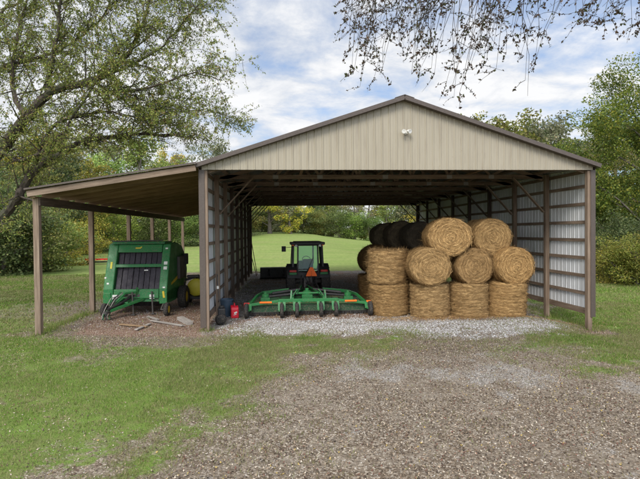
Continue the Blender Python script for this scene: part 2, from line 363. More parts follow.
def npmesh(name, V, nv, mat, tint=None, parent=None, smooth=False, extra=None):
    """V: (nf*nv,3) faces of nv corners each, unshared"""
    V = np.ascontiguousarray(V, 'f').reshape(-1, 3); nvt = len(V); nf = nvt//nv
    me = bpy.data.meshes.new(name); me.vertices.add(nvt); me.vertices.foreach_set('co', V.ravel())
    me.loops.add(nvt); me.loops.foreach_set('vertex_index', np.arange(nvt, dtype='i'))
    me.polygons.add(nf); me.polygons.foreach_set('loop_start', np.arange(0, nvt, nv, dtype='i'))
    try: me.polygons.foreach_set('loop_total', np.full(nf, nv, 'i'))
    except Exception: pass
    me.update(calc_edges=True)
    if tint is not None:
        t = np.ones((nvt, 4), 'f'); t[:, :3] = np.repeat(tint, nv, axis=0) if len(tint) == nf else tint
        a = me.attributes.new('tint', 'FLOAT_COLOR', 'POINT'); a.data.foreach_set('color', t.ravel())
    me.materials.append(M[mat])
    o = bpy.data.objects.new(name, me); COL.objects.link(o)
    if parent is not None: o.parent = parent
    return o
def leaf_quads(C, size, up_bias=.3, aspect=.55, hang=0):
    """C (n,3) centres -> (n,4,3) diamond leaves"""
    n = len(C); size = np.broadcast_to(size, n)[:, None]
    d = RNG.normal(size=(n, 3)); d[:, 2] -= hang; d /= np.linalg.norm(d, axis=1)[:, None]
    nn = RNG.normal(size=(n, 3)); nn[:, 2] += up_bias*3; s = np.cross(d, nn); s /= np.linalg.norm(s, axis=1)[:, None]+1e-9
    mid = C-d*size*.05
    return np.stack([C-d*size*.5, mid+s*size*aspect*.5, C+d*size*.5, mid-s*size*aspect*.5], 1)
def pick(cols, n, jit=.25):
    cols = np.array(cols, float); w = cols[:, 3] if cols.shape[1] > 3 else np.ones(len(cols)); w = w/w.sum()
    c = cols[RNG.choice(len(cols), n, p=w)][:, :3]
    return c*(1+RNG.uniform(-jit, jit, (n, 1)))

# ------------------------------------------------------------------ world & sun
w = bpy.data.worlds.new('World'); S.world = w; w.use_nodes = True; nt = w.node_tree; nt.nodes.clear()
SUN_EL, SUN_AZ = R(44), R(205)      # azimuth measured clockwise from +y
sky = N(nt, 'ShaderNodeTexSky', sky_type='NISHITA', sun_disc=False, sun_elevation=SUN_EL, sun_rotation=SUN_AZ, altitude=100, air_density=1.0, dust_density=.7, ozone_density=1.2)
tc = N(nt, 'ShaderNodeTexCoord').outputs['Generated']
sp = N(nt, 'ShaderNodeSeparateXYZ'); nt.links.new(tc, sp.inputs[0])
dz = mth(nt, 'ADD', mth(nt, 'MAXIMUM', sp.outputs[2], 0), .16)
cb = N(nt, 'ShaderNodeCombineXYZ'); nt.links.new(mth(nt, 'DIVIDE', sp.outputs[0], dz), cb.inputs[0]); nt.links.new(mth(nt, 'DIVIDE', sp.outputs[1], dz), cb.inputs[1])
pv = scl(nt, cb.outputs[0], (.9, 1.6, 1), (0, 0, R(-14)))
n1 = noise(nt, pv, .8, 9, .54, .2); n2 = noise(nt, cb.outputs[0], 3.0, 10, .62, .3); n3 = noise(nt, cb.outputs[0], .35, 2)
cov = mth(nt, 'ADD', mth(nt, 'ADD', mth(nt, 'MULTIPLY', n1.outputs[0], .62), mth(nt, 'MULTIPLY', n2.outputs[0], .42)), mth(nt, 'MULTIPLY', sp.outputs[0], -.11))
cf = ramp(nt, cov, [(.39, .40), (.455, .76), (.51, .98)]).outputs[0]
ccol = ramp(nt, mth(nt, 'ADD', mth(nt, 'MULTIPLY', n2.outputs[0], .6), mth(nt, 'MULTIPLY', n1.outputs[0], .4)), [(.38, (4.1, 4.4, 4.95)), (.47, (5.1, 5.3, 5.65)), (.56, (6.5, 6.5, 6.55))]).outputs[0]
skc = mix(nt, 1.0, sky.outputs[0], (.80, 1.0, 1.18), 'MULTIPLY')
bgc = mix(nt, cf, skc, ccol)
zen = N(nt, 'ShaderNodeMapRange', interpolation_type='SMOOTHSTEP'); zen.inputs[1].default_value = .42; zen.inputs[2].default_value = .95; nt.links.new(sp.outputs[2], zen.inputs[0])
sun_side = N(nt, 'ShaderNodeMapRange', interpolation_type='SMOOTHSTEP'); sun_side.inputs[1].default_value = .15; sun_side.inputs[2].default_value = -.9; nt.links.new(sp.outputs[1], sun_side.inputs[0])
bri = mth(nt, 'ADD', mth(nt, 'ADD', 1, mth(nt, 'MULTIPLY', zen.outputs[0], 1.2)), mth(nt, 'MULTIPLY', sun_side.outputs[0], 1.3))  # unseen sky overhead and behind the camera brightened to light the shed interior
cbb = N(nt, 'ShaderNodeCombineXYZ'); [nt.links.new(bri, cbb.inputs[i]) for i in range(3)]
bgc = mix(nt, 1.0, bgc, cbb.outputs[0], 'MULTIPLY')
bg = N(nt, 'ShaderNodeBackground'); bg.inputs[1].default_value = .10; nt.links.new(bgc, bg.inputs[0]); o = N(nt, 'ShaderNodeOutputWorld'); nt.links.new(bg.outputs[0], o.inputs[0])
sl = bpy.data.lights.new('sun', 'SUN'); sl.energy = 2.0; sl.angle = R(22); sl.color = (1, .95, .87)
so = bpy.data.objects.new('sun', sl); COL.objects.link(so)
sd = Vector((math.sin(SUN_AZ)*math.cos(SUN_EL), math.cos(SUN_AZ)*math.cos(SUN_EL), math.sin(SUN_EL)))
so.rotation_euler = sd.to_track_quat('Z', 'Y').to_euler(); so.location = (0, -30, 40)
S.view_settings.view_transform = 'Standard'; S.view_settings.look = 'None'; S.view_settings.gamma = 1; S.view_settings.use_curve_mapping = False
S.view_settings.exposure = .62
S.render.engine = 'CYCLES'; S.cycles.max_bounces = 8; S.cycles.transparent_max_bounces = 12
S.cycles.use_denoising = True

# ------------------------------------------------------------------ ground sheet
def axis(lo, hi, step, far0, far1, gr=1.16):
    a = list(np.arange(lo, hi, step)); s = step
    L = []; x = lo
    while x > far0: s *= gr; x -= s; L.append(x)
    s = step; Rr = []; x = a[-1]
    while x < far1: s *= gr; x += s; Rr.append(x)
    return np.array(L[::-1]+a+Rr)
xs = axis(-11, 17, .14, -1800, 1800); ys = axis(-11, 14, .14, -600, 2500)
X, Y = np.meshgrid(xs, ys); Z = H(X, Y); nx, ny = len(xs), len(ys)
me = bpy.data.meshes.new('ground'); V = np.stack([X, Y, Z], -1).reshape(-1, 3).astype('f')
me.vertices.add(len(V)); me.vertices.foreach_set('co', V.ravel())
ii = (np.arange(ny-1)[:, None]*nx+np.arange(nx-1)[None, :]).ravel()
Q = np.stack([ii, ii+1, ii+nx+1, ii+nx], 1).astype('i')
me.loops.add(Q.size); me.loops.foreach_set('vertex_index', Q.ravel()); me.polygons.add(len(Q)); me.polygons.foreach_set('loop_start', np.arange(0, Q.size, 4, dtype='i'))
me.polygons.foreach_set('use_smooth', [True]*len(Q)); me.update(calc_edges=True)
g_, v_, d_ = zones(X.ravel(), Y.ravel()); zc = np.ones((len(V), 4), 'f'); zc[:, 0] = g_; zc[:, 1] = v_; zc[:, 2] = d_
a = me.attributes.new('zone', 'FLOAT_COLOR', 'POINT'); a.data.foreach_set('color', zc.ravel()); me.materials.append(M['ground'])
go = bpy.data.objects.new('ground', me); COL.objects.link(go); tag(go, kind='structure')

# scatter ------------------------------------------------------------
def sample(n, x0, x1, y0, y1, pw=1.0):
    x = RNG.uniform(x0, x1, n); y = y0+(y1-y0)*RNG.uniform(0, 1, n)**pw
    # keep what the camera could plausibly see (wider than the frame)
    dx = x-CP.x; dy = y-CP.y; lat = dx*rt.x+dy*rt.y; dep = dx*fw.x+dy*fw.y
    k = (dep > 3) & (np.abs(lat) < dep*.95+2)
    return x[k], y[k]
def blades(n, x0, x1, y0, y1, hgt, wid, pw, far=False):
    x, y = sample(n, x0, x1, y0, y1, pw); g, v2, d2 = zones(x, y)
    cl = fbm(x*3.1, y*3.1, 77, 3); k = RNG.uniform(0, 1, len(x)) < g*sstep(.30, .62, cl+.20*g)*1.05+.012*(1+2*(fbm(x*.8, y*.8, 79) > .55)); x, y, cl, g = x[k], y[k], cl[k], g[k]
    m_ = len(x); zz = H(x, y); dep = np.hypot(x-CP.x, y-CP.y)
    h = hgt*RNG.uniform(.5, 1.3, m_)*(.6+.9*cl); wd = wid*RNG.uniform(.6, 1.3, m_)*(1+np.clip(dep-8, 0, 40)*.09)
    an = RNG.uniform(0, 2*PI, m_); ln = RNG.normal(size=(m_, 2))*(h*.5)[:, None]
    V = np.zeros((m_, 3, 3)); V[:, 0] = np.stack([x-np.cos(an)*wd, y-np.sin(an)*wd, zz-.01], 1); V[:, 1] = np.stack([x+np.cos(an)*wd, y+np.sin(an)*wd, zz-.01], 1)
    V[:, 2] = np.stack([x+ln[:, 0], y+ln[:, 1], zz+h], 1)
    c = pick([(.09, .17, .022, 4), (.135, .22, .034, 4), (.20, .25, .055, 3), (.29, .26, .12, 1.6), (.30, .24, .15, 1.0)], m_)
    dry = sstep(.42, .75, fbm(x*.45, y*.45, 88)*.7+fbm(x*2, y*2, 89)*.3+(1-g)*.25)[:, None]; c = c*(1-dry*.55)+np.array([[.26, .215, .12]])*dry*.55
    return V.reshape(-1, 3), c
L = [blades(420000, -14, 6, -10.5, 1.0, .045, .0045, .9), blades(230000, -26, 1, 1.0, 21, .06, .009, 1.0), blades(150000, 10, 30, -5, 20, .06, .008, .9), blades(420000, 0, 16, -10.5, 1, .045, .005, 1), blades(150000, 9.0, 24, -7.5, 5, .05, .006, 1)]
gz = npmesh('grass', np.concatenate([q[0] for q in L]), 3, 'blade', np.concatenate([q[1] for q in L])); tag(gz, 'mown patchy green and straw coloured grass of the lawn', 'grass', kind='stuff')
# fallen leaves
x, y = sample(230000, -9, 16, -10.5, 4, 1.0); g, v2, d2 = zones(x, y)
dens = np.clip((1-g)*.9+.04, 0, 1)*(1-.75*v2)*(.35+.75*sstep(.3, .6, fbm(x*.5, y*.7, 68)))*sstep(.22, .55, fbm(x*1.5, y*1.5, 66)+.12)*np.where((y > .2) & (x > 0), .25, 1)*np.where(sd_poly(P_gravel, x, y) > .1, .38, 1)
k = RNG.uniform(0, 1, len(x)) < dens; x, y = x[k], y[k]
C = np.stack([x, y, H(x, y)+.012], 1); n = len(C); sz = RNG.uniform(.014, .044, n)
d = RNG.normal(size=(n, 3)); d[:, 2] *= .35; d /= np.linalg.norm(d, axis=1)[:, None]; nn = RNG.normal(size=(n, 3))*.45; nn[:, 2] += 1
s_ = np.cross(d, nn); s_ /= np.linalg.norm(s_, axis=1)[:, None]; cu = RNG.uniform(-.3, .5, n)[:, None]*sz[:, None]*np.array([[0, 0, 1]])
Vq = np.stack([C-d*sz[:, None]*.5+cu, C+s_*sz[:, None]*.3, C+d*sz[:, None]*.5+cu, C-s_*sz[:, None]*.3], 1)
lv = npmesh('fallen_leaves', Vq.reshape(-1, 3), 4, 'litter', pick([(.17, .125, .085, 3), (.27, .205, .145, 3), (.06, .043, .032, 4), (.38, .32, .25, 2.4), (.44, .39, .32, .7), (.34, .25, .08, .4), (.14, .07, .05, 2)], n)); tag(lv, 'brown dry fallen leaves strewn over the drive', 'leaves', kind='stuff')
# gravel
def stones(n, x0, x1, y0, y1, s0, s1, fn):
    x, y = sample(n, x0, x1, y0, y1); k = RNG.uniform(0, 1, len(x)) < fn(x, y); x, y = x[k], y[k]; m_ = len(x)
    oc = np.array([(1, 0, 0), (0, 1, 0), (-1, 0, 0), (0, -1, 0), (0, 0, 1)], float)
    P = oc[None]*RNG.uniform(.6, 1.3, (m_, 5, 1))*(RNG.uniform(s0, s1, m_)*.5)[:, None, None]; P[:, :, 2] *= .7
    an = RNG.uniform(0, 2*PI, m_); ca, sa = np.cos(an)[:, None], np.sin(an)[:, None]; px = P[:, :, 0]*ca-P[:, :, 1]*sa; py = P[:, :, 0]*sa+P[:, :, 1]*ca
    P = np.stack([px, py, P[:, :, 2]], -1)+np.stack([x, y, H(x, y)], 1)[:, None, :]
    T = P[:, [(0, 1, 4), (1, 2, 4), (2, 3, 4), (3, 0, 4)]].reshape(-1, 3)
    return T, np.repeat(pick([(.20, .19, .18, 3), (.29, .28, .27, 4), (.39, .38, .37, 3), (.52, .51, .50, .8), (.14, .11, .085, 3.5)], m_), 4, axis=0)
A = stones(100000, -1, 12.5, -2.6, 1.9, .02, .06, lambda x, y: sstep(-.4, .35, sd_poly(P_gravel, x, y)+1.0*(fbm(x*2, y*2, 9)-.5))*(.25+.85*sstep(.38, .55, fbm(x*1.3, y*2.2, 12))))
B_ = stones(200000, -2, 16, -10.5, 0, .009, .026, lambda x, y: (1-zones(x, y)[0])*(.14+.9*zones(x, y)[1]))
B_[1][:] *= np.array([[.88, .84, .78]])
C_ = stones(60000, -4.8, 12, .5, 19, .02, .055, lambda x, y: .8*zones(x, y)[1]+.12)
gv = npmesh('gravel', np.concatenate([A[0], B_[0], C_[0]]), 3, 'litter', np.concatenate([A[1], B_[1], C_[1]])); tag(gv, 'pale grey crushed stone lying before and under the shed', 'gravel', kind='stuff')

# ------------------------------------------------------------------ corrugated sheets
def sheet(name, p0, udir, width, zb, zt, nrm, mats, parent, pitch=.23, rib=.02, rb=.03, vdir=(0, 0, 1), thick=.003):
    """vertical ribs; zb/zt functions of s (distance along udir)"""
    p0 = Vector(p0); u = Vector(udir); n = Vector(nrm); vd = Vector(vdir); ss = []
    k = 0
    while k*pitch < width:
        b = k*pitch
        for o, h in ((0, 0), (pitch-rb*2.2, 0), (pitch-rb*1.6, rib), (pitch-rb*.6, rib)):
            if b+o < width: ss.append((b+o, h))
        if k % 1 == 0:
            for o in (pitch*.36, pitch*.40):
                if b+o < width: ss.append((b+o, .004 if o < pitch*.38 else 0))
        k += 1
    ss = sorted(set(ss)); ss.append((width, 0)); brk = [q for q in getattr(zt, 'breaks', [])]
    for q in brk: ss.append((q, 0))
    ss.sort(); mb = MB()
    for side, off in ((0, 0), (1, -thick)):
        vs = []; fs = []
        for (s_, h) in ss:
            P = p0+u*s_+n*(h+off); vs.append(P+vd*zb(s_)); vs.append(P+vd*zt(s_))
        for i in range(len(ss)-1): q = (2*i, 2*i+2, 2*i+3, 2*i+1); fs.append(q if side == 0 else q[::-1])
        mb.cur = side; mb.add(vs, fs)
    if 'gable' in name:
        mb.cur = 0
        for kk in range(int(width/pitch)):
            sx_ = (kk+1)*pitch-rb*1.1 if 0 else kk*pitch+.05
            for zr in (HE+.06, HE+.66, HE+1.26, HE+1.86):
                if zr < zt(sx_)-.05:
                    P = p0+u*sx_+vd*zr+n*.001; mb.add([P+u*a_+vd*b_+n*c_ for a_, b_, c_ in ((-.007, 0, 0), (0, -.007, 0), (.007, 0, 0), (0, .007, 0), (0, 0, .006))], [(0, 1, 4), (1, 2, 4), (2, 3, 4), (3, 0, 4)])
    return mb.build(name, mats, parent, normals=False)

BW, BL, HE, HA = 12.2, 19.52, 4.86, 7.06
barn = empty('pole_barn', (0, 0, 0)); tag(barn, 'open tan metal pole barn with gabled roof and timber lean-to on its left', 'barn')
slope = (HA-5.02)/(BW/2+.1)
def zroof(x): return HA-abs(x-BW/2)*slope
class Z:  # roof height along s with the ridge break
    def __init__(s, off=0): s.off = off; s.breaks = [BW/2+.06]
    def __call__(s, q): return zroof(q-.06)-.06
for yy, nm, nr in ((-.10, 'gable_siding', (0, -1, 0)), (BL+.10, 'gable_siding', (0, 1, 0))):
    sheet(nm, (-.06, yy, 0), (1, 0, 0), BW+.12, lambda s_: HE, Z(), nr, ['tan_siding', 'dark_wood'] if 0 else ['tan_siding', 'liner_white'], barn)
# side wall sheets
sheet('wall_siding', (-.13, .06, 0), (0, 1, 0), BL-.12, lambda s_: .12, lambda s_: 5.0, (-1, 0, 0), ['tan_siding', 'liner_white'], barn)
sheet('wall_siding', (BW+.13, .06, 0), (0, 1, 0), BL-.12, lambda s_: .16-.0*s_, lambda s_: 5.0, (1, 0, 0), ['tan_siding', 'liner_white'], barn)
# roof sheets (ribs run up the slope)
for sgn in (-1, 1):
    e = Vector((BW/2+sgn*(BW/2+.19), -.28, HA-(BW/2+.19)*slope)); ud = Vector((0, 1, 0))
    vdir = Vector((BW/2-e.x, 0, HA-e.z)); Ls = vdir.length; vdir.normalize(); nr = Vector((sgn*vdir.z, 0, abs(vdir.x)))
    sheet('roof', e+nr*.03, ud, BL+.56, lambda s_: 0, lambda s_: Ls, nr, ['roof_metal', 'gravel_grey'], barn, vdir=vdir)
mb = MB()
for sgn in (-1, 1):
    mb.bar((BW/2+sgn*.15, -.31, HA-.15*slope+.065), (BW/2+sgn*.15, BL+.31, HA-.15*slope+.065), .31, .012, (-sgn*slope*-1, 0, 1) if 0 else (sgn*slope, 0, 1))
mb.build('ridge_cap', 'roof_metal', barn)
for yy in (-.30, BL+.30):   # rake trims
    for sgn in (-1, 1):
        mb = MB(); a0 = Vector((BW/2, yy, HA-.02)); a1 = Vector((BW/2+sgn*(BW/2+.20), yy, HA-.02-(BW/2+.20)*slope))
        mb.bar(a0, a1, .035, .125, (0, 0, 1)); yi = yy+(.09 if yy < 0 else -.09)
        mb.bar(a0+Vector((0, yi-yy, -.060)), a1+Vector((0, yi-yy, -.060)), .15, .015); mb.build('rake_trim', 'brown_trim', barn, .004)
for sgn, xx in ((-1, -.30), (1, BW+.21)):
    if sgn > 0: MB().bar((xx, -.28, 4.96), (xx, BL+.28, 4.96), .02, .11).build('eave_trim', 'brown_trim', barn)
# corner trims
for xx, sg in ((-.155, -1), (BW+.155, 1)):
    for yy, sy in ((-.0, 1), (BL, -1)):
        mb = MB(); zb = .10 if xx < 0 else .14
        mb.box((xx, yy+.02*sy, (zb+4.93)/2), (.024, .20, 4.93-zb)); mb.box((xx-sg*.085, yy-.095*sy, (zb+4.86)/2), (.16, .02, 4.86-zb)); mb.build('corner_trim', 'brown_trim', barn, .003)
# posts, girts, trusses, braces
BAY = 2.44; PX = (.02, BW-.02)
for i in range(9):
    yy = i*BAY
    for k, xx in enumerate(PX):
        wd = .15; zg = h1(xx, yy)-.15; x_ = xx+(0 if k == 0 else 0)
        MB().bar((x_, yy, zg), (x_, yy, 4.84 if i in (0, 8) else 5.0), wd, wd).build('post', 'post_wood' if i < 3 else 'dark_wood', barn, .006)  # inner posts take a darkened post wood, interior shade put into the colour
        if i > 0:   # knee brace from post to bottom chord
            s_ = 1 if k == 0 else -1
            MB().bar((x_+s_*.09, yy+.05, 3.62), (x_+s_*1.28, yy+.05, 4.92), .04, .15, (0, 1, 0)).build('knee_brace', 'post_wood' if i < 3 else 'dark_wood', barn, .004)  # inner braces darkened likewise, shade carried by the wood colour
            
    # truss
    if True:
        mb = MB(); y0 = yy+(.11 if i < 8 else -.11); zc_ = 4.95
        mb.bar((.12, y0, zc_), (BW-.12, y0, zc_), .045, .15, (0, 0, 1))
        for sgn in (-1, 1):
            e = BW/2+sgn*(BW/2-.1)
            mb.bar((BW/2, y0, HA-.24), (e, y0, zroof(e)-.24+.0), .045, .14, (0, 0, 1))
            pts = [BW/2+sgn*q for q in (0, 1.6, 3.2, 4.7)]
            for q in (1.0, 2.4, 4.0):
                xb = BW/2+sgn*q; xt = BW/2+sgn*(q-.7); xt2 = BW/2+sgn*(q+.6)
                mb.bar((xb, y0+.046, zc_+.03), (xt, y0+.046, zroof(xt)-.25), .04, .09); mb.bar((xb, y0+.046, zc_+.03), (xt2, y0+.046, zroof(xt2)-.25), .04, .09)
        mb.build('truss', 'post_wood', barn)
        if i < 3:
            for q in (2.1, 3.7, 6.1, 8.5, 10.1): MB().box((q, y0-.026, zc_), (.2, .004, .14)).build('gusset_plate', 'gravel_grey', barn)
MB().bar((BW/2, .0, HE+.35), (BW/2, BL, HE+.35), .09, .04).build('lateral_brace', 'rafter_wood', barn)
for q in (3.0, 9.2): MB().bar((q, .0, HE+.18), (q, BL, HE+.18), .09, .04).build('lateral_brace', 'rafter_wood', barn)
for sgn in (-1, 1):   # purlins under the roof
    for q in np.arange(.25, BW/2, .61):
        x_ = BW/2+sgn*q; MB().bar((x_, .0, zroof(x_)-.105), (x_, BL, zroof(x_)-.105), .14, .04, (sgn*slope, 0, 1)).build('purlin', 'post_wood', barn)
GZ = [.27, .85, 1.43, 2.02, 2.61, 3.20, 3.80, 4.38, 4.86]
for xx, sg in ((-.086, -1), (BW+.086, 1)):
    for q in GZ: MB().bar((xx, .0, q), (xx, BL, q), .04, .105 if q > .3 else .19, (0, 0, 1)).build('girt', 'post_wood', barn)
for yy in (-.02, BL+.02): MB().bar((.15, yy, HE+.1), (BW-.15, yy, HE+.1), .04, .18).build('header', 'rafter_wood', barn)

# ---- lean-to (part of the barn, its members one level deeper)
lz = lambda x: 4.92+(x+.2)*.157        # top surface of lean-to rafters
lean = MB(); LY0, LY1 = -.30, 20.3
YL = [-.02, 3.88, 8.2, 12.15, 16.1, 20.0]
lx = -4.86
# roof deck: boards underneath, metal on top
root_l = sheet('lean_to', (-.16, LY0-.06, lz(-.16)+.075), (0, 1, 0), LY1-LY0+.12, lambda s_: 0, lambda s_: 4.93, (-.155, 0, .988), ['roof_metal', 'deck_wood'], barn, vdir=(-.988, 0, -.155))
mb = MB()
k = LY0
while k < LY1:
    wd = .28; mb.bar((-.18, k+wd/2, lz(-.18)+.045+.001*random.random()), (-4.97, k+wd/2, lz(-4.97)+.045), wd-.008, .022, (0, 0, 1)); k += wd
mb.build('roof_deck', 'deck_wood', root_l)
MB().bar((-.2, LY0-.012, lz(-.2)-.035), (-4.98, LY0-.012, lz(-4.98)-.035), .045, .17).build('fascia_board', 'post_wood', root_l, .004)
MB().bar((-.16, LY0-.085, lz(-.16)+.105), (-5.03, LY0-.085, lz(-5.03)+.105), .02, .05).build('drip_edge', 'brown_trim', root_l)
for i in range(17):
    yy = .5+i*1.15
    MB().bar((-.17, yy, lz(-.17)-.06), (-4.96, yy, lz(-4.96)-.06), .045, .18).build('rafter', 'deck_wood', root_l)
MB().bar((lx+.11, -.1, 3.93), (lx+.11, 20.1, 3.93), .05, .24).build('eave_beam', 'dark_wood', root_l)
for i, yy in enumerate(YL):
    MB().bar((lx, yy, h1(lx, yy)-.1), (lx, yy, lz(lx)-.14), .165, .165).build('post', 'post_wood' if i else 'post_wood', root_l, .006)
MB().bar((lx, LY0+.03, lz(lx)-.14), (lx, 20.1, lz(lx)-.14), .14, .05).build('top_plate', 'deck_wood', root_l)

# gable lamp
lp = empty('flood_light', (6.16, -.125, 6.0)); tag(lp, 'small white twin-headed flood light fixed high on the tan gable', 'light')
mb = MB(); mb.lathe([(0, -.03), (.06, -.03), (.065, 0), (0.05, .02)], (0, -.01, 0), (0, -1, 0), 20); mb.build('mount_plate', 'white_paint', lp, smooth=True)
for sx in (-1, 1):
    mb = MB(); mb.tube([(0, -.02, -.02), (sx*.05, -.07, -.03), (sx*.06, -.09, 0)], .012); mb.lathe([(.0, -.09), (.03, -.085), (.045, -.02), (.065, .06), (.055, .062), (0, .045)], (sx*.075, -.13, .02), (sx*.35, -.8, -.25), 20); mb.build('lamp_head', 'white_paint', lp, smooth=True)



# ------------------------------------------------------------------ hay bales (object z = bale axis)
def make_bale(name, mat, rad=.69, L=1.18, seed=0, straws=5200):
    rs = np.random.default_rng(seed); n = 56; prof = []
    for t in np.linspace(0, 1, 12): prof.append((rad*.97*t*(1), -L/2-.02+.02*t))
    for t in np.linspace(0, PI/2, 4)[1:]: prof.append((rad-.07+.07*math.sin(t), -L/2+.07-.07*math.cos(t)))
    for t in np.linspace(-L/2+.12, L/2-.12, 14): prof.append((rad, t))
    for t in np.linspace(PI/2, 0, 4)[:-1]: prof.append((rad-.07+.07*math.sin(t), L/2-.07+.07*math.cos(t)))
    for t in np.linspace(1, 0, 12): prof.append((rad*.97*t, L/2+.02-.02*t))
    vs = []
    for j, (r, o) in enumerate(prof):
        for k in range(n):
            a = 2*PI*k/n; f = fbm(np.array([a*2.2+seed*9]), np.array([o*3+r*2]), seed, 3)[0]-.5; f2 = fbm(np.array([a*7+seed]), np.array([o*16]), seed+3, 2)[0]-.5
            f *= 1-abs(math.cos(a/2))**8; rr = r*(1+.10*f)+.035*f2*(r/rad)*1.5; fz = fbm(np.array([r*7*math.cos(a)]), np.array([r*7*math.sin(a)]), seed+8, 3)[0]-.5
            ringz = .016*math.sin(r*52+f*3)*(1 if r < rad*.93 and abs(o) > L/2-.05 else 0)
            bulge = .03*(1-(r/rad)**2)*0
            zz = o+(fz*.06+ringz)*(1 if abs(o) > L/2-.05 else .1)
            gm = fbm(np.array([a*1.5+seed*3]), np.array([o*5]), seed+31, 2)[0]; groove = -.03*gm*(math.sin(o*2*PI/.105+1.2*math.sin(a*2+seed))+.5*math.sin(o*2*PI/.067+1.3*math.sin(a*3))) if abs(o) < L/2-.1 else 0
            vs.append(((rr+groove)*math.cos(a), (rr+groove)*math.sin(a), zz))
    fs = [(j*n+k, j*n+(k+1) % n, (j+1)*n+(k+1) % n, (j+1)*n+k) for j in range(len(prof)-1) for k in range(n)]
    V = np.array(vs)
    # straws lying on / sticking out of the surface
    m_ = straws; a = rs.uniform(0, 2*PI, m_); cap = rs.uniform(0, 1, m_) < .5
    rr = np.where(cap, rad*np.sqrt(rs.uniform(0, 1, m_))*.98, rad*1.01); zz = np.where(cap, np.sign(rs.uniform(-1, 1, m_))*(L/2+.015), rs.uniform(-L/2+.02, L/2-.02, m_))
    P = np.stack([rr*np.cos(a), rr*np.sin(a), zz], 1); tg = np.stack([-np.sin(a), np.cos(a), np.zeros(m_)], 1)
    rad_ = np.stack([np.cos(a), np.sin(a), np.zeros(m_)], 1); nrm = np.where(cap[:, None], np.array([[0, 0, 1.]])*np.sign(zz)[:, None], rad_)
    wild = rs.uniform(0, 1, m_)**3
    d = tg*np.sign(rs.normal(size=(m_, 1)))+rs.normal(size=(m_, 3))*(.16+.5*wild)[:, None]+nrm*(.02+.55*wild)[:, None]*rs.uniform(0, 1, (m_, 1)); d /= np.linalg.norm(d, axis=1)[:, None]
    ln = rs.uniform(.07, .24, m_)[:, None]; sd = np.cross(d, nrm); sd /= np.linalg.norm(sd, axis=1)[:, None]+1e-9; w_ = rs.uniform(.0025, .006, m_)[:, None]
    P = P+nrm*rs.uniform(-.01, .02, (m_, 1))
    T = np.stack([P-sd*w_, P+sd*w_, P+d*ln+nrm*.005], 1).reshape(-1, 3)
    nb = len(V); me = bpy.data.meshes.new(name); me.from_pydata([tuple(q) for q in V]+[tuple(q) for q in T], [], fs+[(nb+3*i, nb+3*i+1, nb+3*i+2) for i in range(m_)])
    t = np.ones((nb+3*m_, 4), 'f'); t[nb:, :3] = np.repeat(np.array([[1.0, 1.0, 1.0]])*rs.uniform(.35, 1.75, (m_, 1)), 3, 0)
    at = me.attributes.new('tint', 'FLOAT_COLOR', 'POINT'); at.data.foreach_set('color', t.ravel())
    sm = np.zeros(len(me.polygons), bool); sm[:len(fs)] = True; me.polygons.foreach_set('use_smooth', sm)
    me.materials.append(M[mat]); return me
BM = [make_bale('hay_bale', 'hay', seed=s_) for s_ in (1, 2, 3)]; OM = make_bale('hay_bale', 'dark_hay', seed=5, straws=2500)
def bale(x, y, z, stand, label, mesh, rot=0, col=(1, 1, 1), sc=(1, 1, 1), group='round hay bales stacked in the shed', tilt=0):
    o = bpy.data.objects.new('hay_bale', mesh); COL.objects.link(o); o.location = (x, y, z)
    if stand: o.rotation_euler = (R(tilt), R(-tilt), rot)
    else: o.rotation_mode = 'QUATERNION'; q = (Matrix.Rotation(R(tilt), 4, 'Z') @ Matrix.Rotation(R(90), 4, 'X') @ Matrix.Rotation(rot, 4, 'Z')); o.rotation_quaternion = q.to_quaternion()
    o.scale = sc; o.color = (*col, 1); tag(o, label, 'hay bale', group); return o
fx = [6.12, 7.47, 8.80, 10.06]; fy = [2.22, 1.72, 1.50, 1.35]; wds = [1.02, 1.0, .97, .98]
lab1 = ['round bale standing on end in the bottom row, leftmost, below another standing bale', 'standing bottom row bale below the leftmost bale that shows a round end face', 'standing bottom row bale between the middle pair, under the darker faced bale', 'standing bottom row bale nearest the white wall, at the right end']
for i in range(4):
    bale(fx[i], fy[i], .555+h1(fx[i], fy[i]-.6), True, lab1[i], BM[i % 3], i*1.7, ((.90, .86, .80), (1, 1, 1), (.92, .90, .87), (1.03, .98, .9))[i], (wds[i]*1.0, wds[i], .94+.012*i), tilt=(1.5, -1.2, .9, -1.6)[i])
bale(6.08, 2.28, 1.72, True, 'bale standing on end on top of the leftmost bottom row bale', BM[1], 4, (.97, .95, .92), (1.0, 1.03, .98), tilt=-1.4)
lab2 = ['lying bale with round face out, leftmost in the middle row', 'lying bale with darker shaggy round face, centre of the middle row', 'lying bale with bold spiral face, right end of the middle row by the wall']
for i, (px, py, c_) in enumerate(((432, 268.5, (.96, .94, .90)), (475.3, 268, (.82, .78, .74)), (515.5, 269, (1.06, 1.0, .9)))):
    q = at_y(px, py, (.98, .96, .82)[i]); bale(q.x, q.y+.6, (1.745, 1.73, 1.735)[i], False, lab2[i], BM[(i+1) % 3], (0, PI, PI)[i], c_, ((1.03, .94, 1.0), (.95, .93, .97), (.99, .94, 1.0))[i], tilt=(-3, 1.5, 4)[i])
for i, (px, Yf) in enumerate(((452.5, .95), (492.5, 1.2))):
    q = at_y(px, 239, Yf); bale(q.x, q.y+.6, (2.735, 2.70)[i], False, ('large pale bale lying on top of the stack, left of the two', 'bale lying on top of the stack nearest the white wall')[i], BM[(i*2) % 3], (PI, 0)[i], ((1.06, 1.02, .95), (.93, .90, .84))[i], ((1.09, .96, 1.0), (1.02, .95, .98))[i], tilt=(-6, 4)[i])
